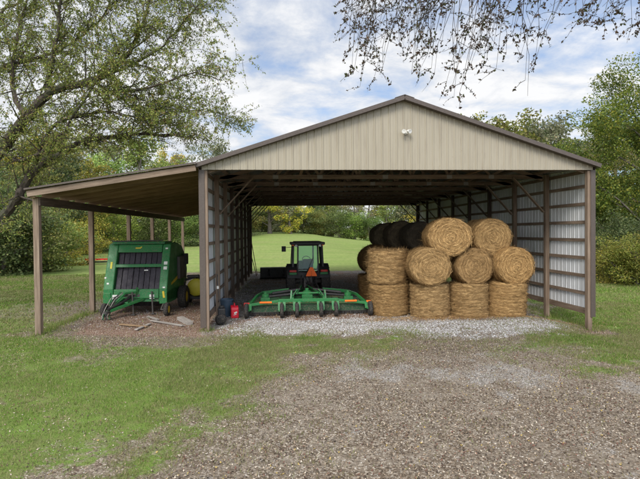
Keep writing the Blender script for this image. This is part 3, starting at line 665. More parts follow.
# rows behind; shade inside the stack put into the tint of the plain bales
G2 = 'dark bales at the back of the stack'
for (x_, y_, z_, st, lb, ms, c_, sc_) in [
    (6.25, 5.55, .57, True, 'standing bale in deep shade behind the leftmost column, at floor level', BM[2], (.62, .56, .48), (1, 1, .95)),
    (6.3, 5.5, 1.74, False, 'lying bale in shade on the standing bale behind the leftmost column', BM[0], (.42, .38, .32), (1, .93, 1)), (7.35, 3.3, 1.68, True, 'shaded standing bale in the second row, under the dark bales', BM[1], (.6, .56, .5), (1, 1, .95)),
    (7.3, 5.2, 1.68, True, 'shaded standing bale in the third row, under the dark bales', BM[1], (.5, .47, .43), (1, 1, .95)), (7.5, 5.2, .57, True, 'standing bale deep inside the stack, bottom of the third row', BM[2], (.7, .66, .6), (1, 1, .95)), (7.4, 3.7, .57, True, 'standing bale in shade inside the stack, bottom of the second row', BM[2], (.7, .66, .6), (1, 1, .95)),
    (7.5, 3.3, 2.74, False, 'dark bale on top, touching the large pale top bale', OM, (1.0, .95, .85), (.86, .80, 1)), (7.15, 4.7, 2.78, False, 'dark bale on top, middle of the dark row', OM, (1.6, 1.45, 1.2), (.88, .84, 1)), (6.85, 6.1, 2.74, False, 'dark bale on top, far left end of the dark row', OM, (2.2, 2.1, 1.7), (.9, .82, 1)),
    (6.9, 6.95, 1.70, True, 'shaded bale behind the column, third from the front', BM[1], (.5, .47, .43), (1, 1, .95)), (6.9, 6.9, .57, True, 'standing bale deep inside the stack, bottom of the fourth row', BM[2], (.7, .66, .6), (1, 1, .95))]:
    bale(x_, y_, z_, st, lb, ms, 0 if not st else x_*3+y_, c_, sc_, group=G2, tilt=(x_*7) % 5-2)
# loose hay on the floor
x = RNG.normal(8, 2.1, 5000); y = RNG.normal(.9, .28, 5000); k = x > 5; x2 = RNG.normal(3.2, 1.3, 4500); y2 = RNG.normal(3.6, 1.3, 4500); x = np.concatenate([x[k], x2]); y = np.concatenate([y[k], y2])
n = len(x); P = np.stack([x, y, H(x, y)+.015+RNG.uniform(0, .04, n)], 1); d = RNG.normal(size=(n, 3)); d[:, 2] *= .2; d /= np.linalg.norm(d, axis=1)[:, None]; ln = RNG.uniform(.05, .2, n)[:, None]; sd_ = np.cross(d, np.array([[0, 0, 1.]]))*.005
ls = npmesh('loose_hay', np.stack([P-sd_, P+sd_, P+d*ln], 1), 3, 'litter', pick([(.42, .27, .10), (.30, .17, .07), (.5, .34, .15), (.25, .12, .05)], n)); tag(ls, 'loose straw and chaff scattered on the shed floor', 'straw', kind='stuff')

# ------------------------------------------------------------------ wheels
def wheel(parent, c, Rr, W, rimR, rimmat='yellow_paint', lugs=0, name='wheel', ax=(1, 0, 0), hubr=.3):
    w_ = empty(name, c, 0, parent); t = MB(); ax = Vector(ax)
    r1 = rimR; pr = [(r1, -W*.38), (r1+.02, -W*.46), (Rr-(Rr-r1)*.35, -W*.5), (Rr-.02, -W*.42), (Rr, -W*.3), (Rr, W*.3), (Rr-.02, W*.42), (Rr-(Rr-r1)*.35, W*.5), (r1+.02, W*.46), (r1, W*.38), (r1, -W*.38)]
    t.lathe(pr, (0, 0, 0), ax, 40)
    if lugs:
        for k in range(lugs):
            for sd in (-1, 1):
                a = 2*PI*(k+(0 if sd < 0 else .5))/lugs; a2 = a+.16
                p0 = Vector((sd*W*.02, math.cos(a)*(Rr+.012), math.sin(a)*(Rr+.012))); p1 = Vector((sd*W*.47, math.cos(a2)*(Rr-.01), math.sin(a2)*(Rr-.01)))
                t.bar(p0, p1, .05, .055, p0-Vector((p0.x, 0, 0)))
    t.build('tyre', 'rubber', w_, smooth=True)
    m2 = MB(); h = W*.30
    m2.lathe([(r1+.006, -h-.02), (r1-.02, -h), (r1*.9, -h*.6), (r1*.45, -h*.35), (r1*.3, -h*.9), (0, -h*.95)], (0, 0, 0), ax, 32)
    m2.lathe([(r1+.006, h+.02), (r1-.02, h), (r1*.9, h*.6), (r1*.45, h*.35), (r1*.3, h*.9), (0, h*.95)], (0, 0, 0), ax, 32)
    m2.build('rim', rimmat, w_, smooth=True); return w_

# ------------------------------------------------------------------ tractor (faces away, local +y forward, origin on ground under rear axle)
q = at_z(307.3, 295); tr = empty('tractor', (q.x, 7.25, .01), R(1.5)); tag(tr, 'compact green tractor with dark glass cab and orange triangle seen from behind', 'tractor')
for s_ in (-1, 1):
    wheel(tr, (s_*.78, 0, .70), .70, .42, .38, lugs=18); wheel(tr, (s_*.72, 2.15, .47), .47, .30, .25, lugs=14)
mb = MB(); mb.box((0, .15, .78), (.62, .9, .55)); mb.box((0, 1.2, .72), (.42, 1.6, .42)); mb.tube([(-.62, 0, .7), (.62, 0, .7)], .13, 14); mb.tube([(-.6, 2.15, .47), (.6, 2.15, .47)], .07); mb.box((0, 2.5, .62), (.5, .4, .3)); mb.build('chassis', 'dark_steel', tr, .03)
mb = MB(); mb.prism([(.95, 1.05), (.95, 1.52), (1.3, 1.56), (2.5, 1.40), (2.72, 1.25), (2.75, .85), (2.6, .8), (1.0, .85)], -.36, .36); mb.build('hood', 'green_paint', tr, .05)
mb = MB(); mb.box((0, 2.765, 1.05), (.5, .02, .35)); mb.build('grille', 'black_metal', tr)
for s_ in (-1, 1):   # fenders: curved over the rear wheels
    out = [(math.cos(a)*.80, .70+math.sin(a)*.80) for a in np.linspace(R(20), R(165), 14)]; inn = [(math.cos(a)*.765, .70+math.sin(a)*.765) for a in np.linspace(R(165), R(20), 14)]
    n_ = len(out); mb = MB()
    x0, x1 = (.50, .95) if s_ > 0 else (-.95, -.50)
    P = out+inn; N2 = len(P); vs = [(x0, y, zz) for y, zz in P]+[(x1, y, zz) for y, zz in P]
    fs = []
    for i in range(n_-1):
        j = N2-1-i
        fs += [(i, i+1, N2+i+1, N2+i), (j, N2+j, N2+j-1, j-1), (i, j, j-1, i+1), (N2+i, N2+i+1, N2+j-1, N2+j)]
    fs += [(0, N2, N2+N2-1, N2-1), (n_-1, n_, N2+n_, N2+n_-1)]
    mb.add(vs, fs); mb.build('fender', 'black_metal', tr, smooth=True)
    MB().box((s_*.70, -.70, 1.10), (.34, .10, .11)).build('fender_panel', 'green_paint', tr, .02)
    MB().box((s_*.70, -.715, 1.21), (.32, .08, .10)).build('tail_lamp', 'tail_red', tr, .02)
# cab
fr_ = [(-.55, -.42), (.55, -.42), (.66, .55), (-.66, .55)]   # x, y at base
mb = MB()
base = [(-.62, -.42, 1.12), (.62, -.42, 1.12), (.66, .95, 1.05), (-.66, .95, 1.05)]; top = [(-.58, -.32, 2.42), (.58, -.32, 2.42), (.58, .85, 2.42), (-.58, .85, 2.42)]
for b_, t_ in zip(base, top): mb.bar(b_, t_, .055, .07)
mid = [((-.64, .30, .95), (-.59, .28, 2.42)), ((.64, .30, .95), (.59, .28, 2.42)), ((-.42, -.43, 1.15), (-.40, -.34, 2.42)), ((.42, -.43, 1.15), (.40, -.34, 2.42))]
for b_, t_ in mid: mb.bar(b_, t_, .05, .06)
for i in range(4): mb.bar(top[i], top[(i+1) % 4], .06, .06)
for i in range(4): mb.bar(base[i], base[(i+1) % 4], .06, .08)
mb.build('cab_frame', 'black_metal', tr)
mb = MB(); mb.box((0, .22, 2.50), (1.38, 1.5, .13)); mb.box((0, .22, 2.575), (1.1, 1.2, .05)); mb.build('cab_roof', 'black_metal', tr, .04)
mb = MB(); mb.box((0, .2, .98), (1.1, 1.2, .16)); mb.box((0, -.38, 1.0), (1.0, .1, .28)); mb.build('cab_floor', 'black_metal', tr, .02)
def pane(pts, name='window'):
    m_ = MB(); P = [Vector(p) for p in pts]; nn = (P[1]-P[0]).cross(P[2]-P[0]).normalized()*.006; vs = [p+nn for p in P]+[p-nn for p in P]; m_.add(vs, [(0, 1, 2, 3), (7, 6, 5, 4), (0, 4, 5, 1), (1, 5, 6, 2), (2, 6, 7, 3), (3, 7, 4, 0)]); return m_.build(name, 'glass', tr)
pane([(-.39, -.425, 1.22), (.39, -.425, 1.22), (.37, -.345, 2.38), (-.37, -.345, 2.38)], 'rear_window'); pane([(-.60, .94, 1.12), (.60, .94, 1.12), (.55, .85, 2.38), (-.55, .85, 2.38)], 'windscreen')
for s_ in (-1, 1): pane([(s_*.645, .34, 1.1), (s_*.665, .9, 1.1), (s_*.59, .83, 2.38), (s_*.60, .33, 2.38)], 'door_window'); pane([(s_*.62, -.36, 1.18), (s_*.635, .26, 1.18), (s_*.59, .25, 2.38), (s_*.585, -.28, 2.38)], 'side_window')
mb = MB(); mb.box((0, .10, 1.25), (.48, .46, .14)); mb.prism([(-.2, 1.3), (-.14, 1.3), (-.2, 1.72), (-.27, 1.72)], -.22, .22); mb.build('seat', 'black_metal', tr, .04)
mb = MB(); mb.tube([(math.cos(a)*.19, .62+math.sin(a)*.10, 1.66+math.sin(a)*.14) for a in np.linspace(0, 2*PI, 20)], .016); mb.tube([(0, .62, 1.66), (0, .78, 1.25)], .03); mb.build('steering_wheel', 'black_metal', tr, smooth=True)
mb = MB(); mb.bar((-.62, .8, 2.3), (-.92, .72, 2.28), .02, .02); mb.build('mirror_arm', 'black_metal', tr); MB().box((-.95, .70, 2.22), (.18, .04, .27)).build('mirror', 'black_metal', tr, .01)
mb = MB(); mb.tube([(.40, 1.5, 1.4), (.40, 1.5, 2.25), (.40, 1.56, 2.33)], .035); mb.build('exhaust', 'black_metal', tr, smooth=True)
mb = MB(); tri = [(-.25, -.02), (.25, -.02), (.22, .07), (.06, .38), (-.06, .38), (-.22, .07)]
mb.add([(x_+.12, -.80, 1.0+z_) for x_, z_ in tri]+[(x_+.12, -.786, 1.0+z_) for x_, z_ in tri], [tuple(range(6)), tuple(range(11, 5, -1))]+[(i, i+6, (i+1) % 6+6, (i+1) % 6) for i in range(6)]); mb.build('warning_triangle', 'orange', tr)
MB().bar((.12, -.78, .70), (.12, -.78, 1.2), .04, .02).build('triangle_bracket', 'dark_steel', tr)
mb = MB()
for s_ in (-1, 1): mb.bar((s_*.22, -.25, .85), (s_*.40, -.95, .50), .05, .08); mb.bar((s_*.3, -.3, 1.15), (s_*.36, -.75, .62), .035, .035); mb.bar((s_*.25, -.2, .55), (s_*.42, -1.0, .47), .05, .06)
mb.bar((0, -.2, .42), (0, -.85, .42), .1, .05); mb.box((0, -.42, .72), (.4, .35, .4)); mb.build('three_point_hitch', 'dark_steel', tr)
mb = MB()
for k in range(5): a = k*.13-.26; mb.tube([(a, -.35, .98), (a*1.3, -.62, .95+.03*k), (a*.8+.05, -.85, .7), (.03, -1.3, .62)], .016, 6)
mb.build('hydraulic_hose', 'black_metal', tr, smooth=True)
# detached loader bucket beyond the tractor
q = at_z(272, 279); bk = empty('loader_bucket', (q.x+.25, q.y+.5, 0), R(3)); tag(bk, 'black steel loader bucket lying on the gravel left of the tractor', 'bucket')
prof = [(-.42, .70), (-.42, .10), (-.34, .02), (.40, .0), (.40, .03), (-.32, .05), (-.39, .12), (-.39, .70)]
mb = MB(); mb.prism(prof, -1.0, 1.0); mb.build('bucket_shell', 'black_metal', bk)
for s_ in (-1, 1): MB().prism([(-.42, .70), (-.42, .08), (-.34, .0), (.40, .0), (.40, .1), (.05, .62), (-.1, .72)], s_*1.005-.012, s_*1.005+.012).build('side_plate', 'black_metal', bk)
mb = MB(); mb.bar((-1, -.26, .72), (1, -.26, .72), .36, .03); mb.build('top_plate', 'dark_steel', bk)
for s_ in (-.45, .45): MB().prism([(-.42, .2), (-.56, .3), (-.56, .45), (-.42, .62)], s_-.03, s_+.03).build('mount_bracket', 'black_metal', bk)

# ------------------------------------------------------------------ batwing mower (origin on ground at centre rear)
q = at_z(309, 317); mw = empty('batwing_mower', (q.x, 1.95, .0), R(0)); MX = q.x; MY = 1.95
tag(mw, 'wide green batwing rotary mower with small black wheels hitched behind the tractor', 'mower')
def deck(x0, x1, y0, y1, z0, z1, name, tilt=0, cutf=0, cutb=0):
    s_ = 1 if x1 > 0 else -1; e = s_*cutf
    if s_ > 0 or x0*x1 < 0: P = [(x0, y0), (x1-cutb, y0), (x1, y0+cutb*.8), (x1, y1-cutf), (x1-cutf, y1), (x0, y1)]
    else: P = [(x0+cutb, y0), (x1, y0), (x1, y1), (x0+cutf, y1), (x0, y1-cutf), (x0, y0+cutb*.8)]
    m_ = MB(); m_.prismz(P, z1-.012, z1); n_ = len(P)
    m_.cur = 1
    for i in range(n_):
        a_, b_ = P[i], P[(i+1) % n_]; m_.bar((*a_, (z0+z1)/2), (*b_, (z0+z1)/2), .014, z1-z0)
    o_ = m_.build(name, ['green_faded', 'skirt'], mw); return o_
deck(-.98, .98, .25, 2.45, .16, .40, 'centre_deck')
for s_ in (-1, 1):
    x0, x1 = (1.03, 2.20) if s_ > 0 else (-2.20, -1.03)
    wg = deck(x0, x1, .25, 2.35, .14, .38, 'wing_deck', 0, .65, .18)
    f = MB(); f.bar((s_*1.02, .18, .55), (s_*2.10, .14, .42), .09, .09); f.build('wing_beam', 'green_paint', mw, .008)
    f = MB(); f.bar((s_*.66, 2.1, .70), (s_*1.72, 2.25, .58), .08, .12); f.bar((s_*1.70, 2.27, .58), (s_*1.86, 1.2, .60), .07, .10); f.bar((s_*1.86, 1.22, .60), (s_*2.08, .15, .40), .07, .10); f.build('wing_strut', 'green_paint', mw, .008)
    f = MB(); f.tube([(s_*.25, 1.5, .78), (s_*1.30, 1.35, .66)], .055, 12); f.build('lift_cylinder', 'black_metal', mw, smooth=True)
    f = MB(); f.box((s_*1.55, 1.2, .46), (.34, .34, .16)); f.lathe([(.14, 0), (.14, .1), (.06, .14), (.06, .2), (0, .2)], (s_*1.55, 1.2, .54), (0, 0, 1), 16); f.build('gearbox', 'green_paint', mw, .01)
    f = MB(); f.tube([(s_*.15, 1.25, .68), (s_*1.45, 1.2, .56)], .05, 12); f.build('drive_shaft', 'black_metal', mw, smooth=True)
    MB().box((s_*1.50, .085, .515), (.42, .012, .055)).build('reflector', 'orange', mw); MB().box((s_*2.16, .12, .43), (.20, .04, .16)).build('reflector', 'red_paint' if s_ < 0 else 'orange', mw, .01)
    MB().box((s_*2.19, .11, .29), (.12, .02, .07)).build('reflector', 'yellow_paint', mw)
    MB().box((s_*2.20, .5, .30), (.02, .5, .10)).build('side_skid', 'dark_steel', mw)
    f = MB()
    for k in range(26): xx = s_*(1.06+k*.043); f.bar((xx, .235, .17), (xx+random.uniform(-.01, .01), .225, .05), .014, .014)
    f.build('chain_guard', 'dark_steel', mw)
    for (xw, yb) in ((.24, -.15), (.52, -.0)) if 0 else ((.22, -.05), (.50, -.05)):
        pass
f = MB(); f.box((0, 1.2, .52), (.4, .4, .22)); f.lathe([(.16, 0), (.16, .12), (.07, .16), (.07, .24), (0, .24)], (0, 1.2, .62), (0, 0, 1), 16); f.build('gearbox', 'green_paint', mw, .01)
f = MB(); f.bar((-1.05, .16, .56), (1.05, .16, .56), .11, .11); f.build('rear_beam', 'green_paint', mw, .008)
f = MB()
for k in range(44): xx = -.96+k*.0445; f.bar((xx, .235, .17), (xx+random.uniform(-.01, .01), .225, .05), .014, .014)
f.build('chain_guard', 'dark_steel', mw)
for s_ in (-1, 1):
    for xx in (.26, .62):
        pass
for xx in (-.94, -.42, .42, .94):
    f = MB(); f.bar((xx-.085, .05, .52), (xx-.085, -.12, .25), .03, .09, (1, 0, 0)); f.bar((xx+.085, .05, .52), (xx+.085, -.12, .25), .03, .09, (1, 0, 0)); f.tube([(xx-.1, -.14, .24), (xx+.1, -.14, .24)], .03); f.build('wheel_fork', 'green_paint', mw)
    wheel(mw, (xx, -.14, .255), .255, .13, .10, 'dark_steel')
for s_ in (-1, 1):
    xx = s_*2.18; f = MB(); f.bar((s_*2.04, .12, .45), (s_*2.04, -.05, .26), .03, .1, (1, 0, 0)); f.bar((s_*2.04, -.06, .26), (s_*2.2, -.06, .26), .04, .04); f.build('wheel_fork', 'green_paint', mw); wheel(mw, (s_*2.16, -.06, .255), .255, .14, .10, 'dark_steel')
f = MB()
for s_ in (-1, 1): f.bar((s_*.55, .2, .60), (s_*.48, 2.4, .55), .07, .1); f.bar((s_*.5, 2.35, .52), (s_*.06, 3.9, .46), .08, .1); f.bar((s_*.40, .3, .98-.2), (s_*.12, 3.3, .72), .04, .06)
f.bar((-.5, 2.3, .52), (.5, 2.3, .52), .08, .1); f.bar((-.35, .25, .80), (.35, .25, .80), .05, .05); f.build('tongue_frame', 'green_paint', mw, .006)
f = MB(); f.tube([(0, 3.0, .95), (0, 3.0, .08)], .035, 12); f.lathe([(.1, 0), (.1, .02), (0, .02)], (0, 3.0, .05), (0, 0, 1), 12); f.tube([(0, 3.0, .95), (.12, 3.0, .98), (.14, 2.98, 1.05)], .012); f.build('jack_stand', 'dark_steel', mw, smooth=True)
f = MB(); f.tube([(0, 1.4, .66), (0, 4.2, .62)], .055, 12); f.build('drive_shaft', 'yellow_paint' if 0 else 'black_metal', mw, smooth=True)
for s_ in (-1, 1): f = MB(); f.tube([(s_*.12, 3.9, .75), (s_*.2, 3.2, .9), (s_*.3, 2.2, .75), (s_*.9, 1.6, .72), (s_*1.3, 1.4, .7)], .014, 6); f.build('hydraulic_hose', 'black_metal', mw, smooth=True)
for xx in (-.62, .62): f = MB(); f.bar((xx, .2, .55), (xx*.95, .35, .88), .05, .07); f.bar((xx, .22, .6), (xx*.62, .5, .9), .03, .03); f.build('lift_bracket', 'green_faded', mw)

# ------------------------------------------------------------------ round baler (local: -y is its front, origin on ground under the front face)
A0 = at_y(102.5, 303, 3.1); A1 = at_y(167.5, 303, 3.1); bw = (A1.x-A0.x)/2
bl = empty('round_baler', ((A0.x+A1.x)/2, 3.1, 0), R(-2.5)); tag(bl, 'big green round baler with black belts in front, parked under the lean-to', 'baler')
prof = [(0, .46), (.02, .95), (.10, 1.2), (.62, 2.56), (.86, 2.62), (1.5, 2.60), (2.2, 2.45), (2.75, 2.05), (3.0, 1.45), (2.85, .85), (2.2, .55), (1.0, .44)]
for s_, wi in ((-1, .36), (1, .30)):
    x0, x1 = (-bw, -bw+wi) if s_ < 0 else (bw-wi, bw)
    MB().prism(prof, x0, x1).build('side_panel', 'green_paint', bl, .035)
mi0, mi1 = -bw+.37, bw-.31
def fy_(z): return .10+(z-1.2)*.382 if z > 1.2 else .02+(z-.95)*.32
MB().prism([(.0, .60), (.03, .93), (.18, .93), (.18, .60)], mi0, mi1).build('lower_cross_panel', 'green_paint', bl, .02)
MB().prism([(fy_(2.26), 2.26), (fy_(2.56), 2.56), (.86, 2.61), (.86, 2.26)], mi0, mi1).build('top_panel', 'green_paint', bl, .02)
MB().prism([(fy_(1.74), 1.72), (fy_(1.85), 1.83), (fy_(1.85)+.1, 1.83), (fy_(1.74)+.1, 1.72)], mi0-.03, mi1+.03).build('cross_bar', 'green_paint', bl, .01)
MB().prism([(.86, 2.3), (.86, 2.60), (1.5, 2.585), (2.2, 2.43), (2.7, 2.03), (2.95, 1.45), (2.8, .9), (2.2, .62), (2.1, .9), (2.6, 1.5), (2.1, 2.1), (1.5, 2.3)], mi0, mi1).build('tailgate', 'green_paint', bl)
nb_ = 8; bwid = (mi1-mi0)/nb_
for k in range(nb_):
    xa = mi0+k*bwid+.012; dz_ = random.uniform(-.02, .02)
    MB().prism([(fy_(.95)+.12+dz_, .88), (fy_(2.30)+.16+dz_, 2.30), (fy_(2.3)+.18+dz_, 2.30), (fy_(.95)+.14+dz_, .88)], xa, xa+bwid-.024).build('belt', 'belt_rubber', bl)
f = MB(); f.prism([(.36, .8), (.95, 2.35), (1.0, 2.35), (.44, .8)], mi0, mi1); f.build('inner_panel', 'black_metal', bl)
for zz in (1.12, 1.62, 2.22): MB().tube([(mi0, fy_(zz)+.26, zz), (mi1, fy_(zz)+.26, zz)], .06, 16).build('roller', 'black_metal', bl, smooth=True)
for k in range(6): MB().tube([(mi0+.12+k*.27, fy_(1.42)+.155, 1.40), (mi0+.16+k*.27, fy_(1.42)+.155, 1.40)], .012, 6).build('belt_lacing', 'dark_steel', bl)
f = MB(); f.prism([(.50, 2.575), (.56, 2.66), (1.5, 2.66), (1.55, 2.58)], -bw+.16, bw-.2); f.build('top_deck', 'green_faded', bl, .01)
MB().tube([(-bw+.1, .62, 2.68), (bw-.3, .64, 2.70)], .02, 8).build('top_rail', 'dark_steel', bl)
# side stripe, skirts and lower frame
for s_ in (-1, 1):
    xs_ = s_*bw; f = MB(); f.add([(xs_+s_*.004, .55, 1.02), (xs_+s_*.004, 1.75, 1.22), (xs_+s_*.004, 1.75, 1.38), (xs_+s_*.004, .55, 1.10)], [(0, 1, 2, 3)]); f.add([(xs_+s_*.012, .55, 1.02), (xs_+s_*.012, 1.75, 1.22), (xs_+s_*.012, 1.75, 1.38), (xs_+s_*.012, .55, 1.10)], [(3, 2, 1, 0)]); f.build('yellow_stripe', 'yellow_paint', bl)
    MB().prism([(-.02, .40), (-.02, .82), (.9, .9), (2.0, .75), (1.2, .38)], xs_-.28*(s_ > 0)-.0, xs_+.28*(s_ < 0)).build('side_skirt', 'green_paint', bl, .02)
    MB().box((xs_+s_*.05, 1.85, 1.6), (.14, .9, .9)).build('side_shield', 'dark_steel' if s_ > 0 else 'green_paint', bl, .04)
MB().box((bw+.10, 2.35, 1.9), (.16, .35, .45)).build('hydraulic_box', 'black_metal', bl, .03)
MB().box((0, .24, .54), (2*bw-.5, .3, .16)).build('main_frame', 'green_faded', bl, .02)
MB().box((-.1, .03, .68), (.55, .05, .16)).build('front_plate', 'grey_wood' if 0 else 'dark_steel', bl, .01)
# pick-up with tines between the gauge wheels
f = MB(); f.tube([(-bw+.25, .75, .38), (bw-.25, .75, .38)], .17, 20); f.build('pickup_drum', 'black_metal', bl, smooth=True)
f = MB()
for k in range(34):
    xx = -bw+.3+k*(2*bw-.6)/33; a = random.choice((0, .6, 1.2)); f.tube([(xx, .62-.05, .42+.1*a*0), (xx, .48, .34-.04*a), (xx, .42, .24+.03*a)], .006, 5)
f.build('pickup_tines', 'dark_steel', bl)
for s_ in (-1, 1): wheel(bl, (s_*(bw-.02)+(.16 if s_ < 0 else .10), -.30, .24), .24, .16, .12, 'dark_steel' if s_ < 0 else 'yellow_paint'); f = MB(); f.bar((s_*(bw-.15), -.30, .24), (s_*(bw+.02), -.30, .24), .04, .04); f.bar((s_*(bw-.13), -.30, .24), (s_*(bw-.13), .3, .55), .05, .06); f.build('gauge_arm', 'dark_steel', bl)
for s_ in (-1, 1): wheel(bl, (s_*(bw+.18), 1.65, .44), .44, .32, .22, 'yellow_paint', 0)
MB().tube([(-bw-.1, 1.65, .44), (bw+.1, 1.65, .44)], .06, 12).build('axle', 'black_metal', bl)
# tongue
f = MB(); f.bar((-.42, .15, .60), (-.60, -.92, .30), .08, .10); f.bar((.35, .15, .60), (-.54, -.92, .30), .08, .10); f.bar((-.45, -.35, .50), (-.12, -.35, .50), .05, .05); f.build('tongue', 'green_paint', bl, .01)
f = MB(); f.box((-.58, -1.02, .28), (.14, .22, .06)); f.lathe([(.07, -.03), (.07, .03), (.035, .03), (.035, -.03), (.07, -.03)], (-.59, -1.15, .28), (0, 0, 1), 16); f.build('hitch_clevis', 'dark_steel', bl)
f = MB(); f.tube([(-.05, .1, .74), (-.33, -.5, .50), (-.58, -1.0, .36)], [.055, .045, .045], 12); f.build('drive_shaft', 'black_metal', bl, smooth=True)
for (xx, yy) in ((-.02, -.22), (.62, -.05)): f = MB(); f.tube([(xx, yy, .86), (xx+.03, yy, .06)], .030, 10); f.box((xx+.03, yy, .05), (.14, .14, .03)); f.build('jack_stand', 'dark_steel', bl)
for k in range(8):
    s1 = math.sin(k*2.3); s2 = math.cos(k*1.7); f = MB(); f.tube([(-.15+.03*k, .02, .76), (-.28-.03*k, -.25, .78+.07*s1), (-.42-.035*k, -.50, .62+.08*s2), (-.55-.03*k, -.72+.05*s1, .34+.05*s2), (-.56-.03*k+.06*s1, -.95, .14), (-.44-.045*k, -1.1+.08*s2, .05)], .015, 6); f.build('hydraulic_hose', ('black_metal', 'green_faded', 'black_metal', 'grey_wood')[k % 4], bl, smooth=True)
f = MB(); f.bar((.05, -.05, .84), (-.22, -.35, .84), .06, .05); f.bar((-.22, -.35, .84), (-.42, -.62, .58), .05, .05); f.bar((.04, .05, .62), (.10, -.05, 1.0), .07, .05); f.build('hose_holder', 'green_paint', bl)
# decals
def decal(x_, z_, w_, h_, mat, dy=0):
    y_ = fy_(z_)-.006+dy; f = MB(); f.bar((x_-w_/2, y_, z_), (x_+w_/2, y_, z_), .008, h_, (0, .36 if z_ > 1.2 else .1, 1)); f.build('decal', mat, bl)
decal(bw-.13, 1.86, .13, .12, 'white_paint'); decal(bw-.13, 1.68, .13, .12, 'white_paint'); decal(-bw+.19, 1.80, .07, .26, 'tank_yellow'); decal(bw-.14, 2.4, .09, .05, 'white_paint'); decal(-bw+.15, 1.15, .08, .06, 'white_paint'); decal(bw-.12, .99, .08, .05, 'white_paint')
decal(0-.05, 2.42, .20, .05, 'yellow_paint'); decal(.06, 2.455, .05, .04, 'yellow_paint'); decal(.30, 1.60, .14, .04, 'white_paint', .10)
for x_ in (-bw+.42, bw-.55): f = MB(); f.box((x_, .01, .66), (.17, .012, .16)); f.build('decal', 'white_paint', bl)
f = MB(); f.bar((bw-.10, -.03, .62), (bw-.13, -.03, .86), .07, .008, (0, -1, 0)); f.build('decal', 'yellow_paint', bl)
MB().lathe([(0, 0), (.035, 0), (.035, .03), (0, .04)], (-bw+.04, .17, 1.35), (0, -1, 0), 12).build('marker_lamp', 'white_paint', bl)

# ------------------------------------------------------------------ implement with round yellow tank behind the corner post
q = at_y(195.5, 287.5, 5.3); yt = empty('spray_tank_cart', (q.x, 5.6, 0), 0); tag(yt, 'round yellow tank on a dark wheeled frame between baler and corner post', 'sprayer')
zt_ = q.z
f = MB(); f.lathe([(0, -.5), (.15, -.49), (.30, -.46), (.36, -.40), (.37, .40), (.30, .46), (0, .49)], (0, .2, zt_), (0, 1, 0), 36); f.build('tank', 'tank_yellow', yt, smooth=True)
MB().lathe([(.13, 0), (.13, .10), (.10, .14), (0, .14)], (0.06, .1, zt_+.34), (0, 0, 1), 20).build('tank_lid', 'black_metal', yt, smooth=True)
f = MB(); f.box((0, .2, zt_-.42), (.85, 1.2, .1)); f.bar((-.4, -.3, zt_-.4), (-.42, -.35, zt_+.25), .06, .06); f.bar((.4, -.3, zt_-.4), (.42, -.35, zt_+.1), .06, .06); f.bar((-.45, -.1, zt_+.3), (.1, -.1, zt_+.48), .16, .10); f.bar((-.36, -.35, .2), (-.36, .8, zt_-.4), .06, .06); f.bar((.36, -.35, .15), (.36, .8, zt_-.4), .06, .06); f.build('frame', 'black_metal', yt, .01)
MB().box((-.12, -.12, zt_+.46), (.5, .3, .1), .1).build('pump', 'dark_steel', yt, .03)
for s_ in (-1, 1): wheel(yt, (s_*.38, .45, .27), .27, .16, .12, 'yellow_paint')

# ------------------------------------------------------------------ small things by the left corner post
q = at_z(225.5, 316.5); tb = empty('plastic_barrel', (q.x+.02, q.y+.1, 0)); tag(tb, 'dark blue open plastic tub standing inside the left corner post', 'barrel')
MB().lathe([(0, 0), (.19, 0), (.205, .04), (.235, .56), (.262, .565), (.262, .61), (.24, .61), (.222, .57), (.2, .12), (0, .1)], (0, 0, 0), (0, 0, 1), 36).build('tub', 'tub_blue', tb, smooth=True)
for s_ in (-1, 1): MB().tube([(s_*.24, -.08, .55), (s_*.29, -.06, .50), (s_*.29, .06, .50), (s_*.24, .08, .55)], .014, 8).build('handle', 'black_metal', tb, smooth=True)
q = at_z(233.6, 318); jc = empty('fuel_can', (q.x+.03, q.y+.05, 0), R(12)); tag(jc, 'red plastic fuel can with pale lettering patch beside the blue tub', 'fuel can')
f = MB(); f.prism([(-.13, 0), (-.14, .05), (-.14, .30), (-.10, .38), (.0, .42), (.10, .44), (.13, .40), (.14, .05), (.13, 0)], -.13, .13); f.build('body', 'red_plastic', jc, .035)
MB().tube([(0, -.08, .40), (0, -.05, .50), (0, .06, .51), (0, .10, .43)], .018, 8).build('handle', 'red_plastic', jc, smooth=True)
MB().lathe([(.035, 0), (.035, .06), (.015, .07), (.012, .2), (0, .2)], (.06, .03, .42), (.1, -.2, 1), 14).build('spout', 'black_metal', jc, smooth=True)
f = MB(); f.bar((-.03, -.148, .18), (.07, -.148, .22), .006, .05); f.bar((-.05, -.148, .12), (.05, -.148, .15), .006, .02); f.build('label_patch', 'white_paint', jc)
q = at_z(219.5, 326); gt = empty('garden_tiller', (q.x+.02, q.y+.22, 0), R(8)); tag(gt, 'black long-handled garden machine leaning on the left wall behind the corner post', 'garden tool')
f = MB(); f.lathe([(0, -.17), (.10, -.165), (.165, -.10), (.18, 0), (.165, .10), (.10, .165), (0, .17)], (0, 0, .18), (.3, 1, .1), 24); f.build('wheel_housing', 'rubber', gt, smooth=True)
f = MB(); f.box((.02, .05, .42), (.24, .26, .22)); f.lathe([(0, 0), (.09, .0), (.09, .08), (0, .1)], (.02, .05, .52), (0, 0, 1), 16); f.build('motor', 'black_metal', gt, .03)
f = MB(); f.tube([(.0, .08, .4), (-.10, .25, 1.35), (-.10, .30, 1.6)], .016, 8); f.tube([(-.10, .29, 1.55), (-.10, .14, 1.62)], .016); f.build('shaft', 'dark_steel', gt, smooth=True)
MB().box((-.09, .23, 1.18), (.07, .07, .10)).build('grip', 'white_paint', gt, .015)
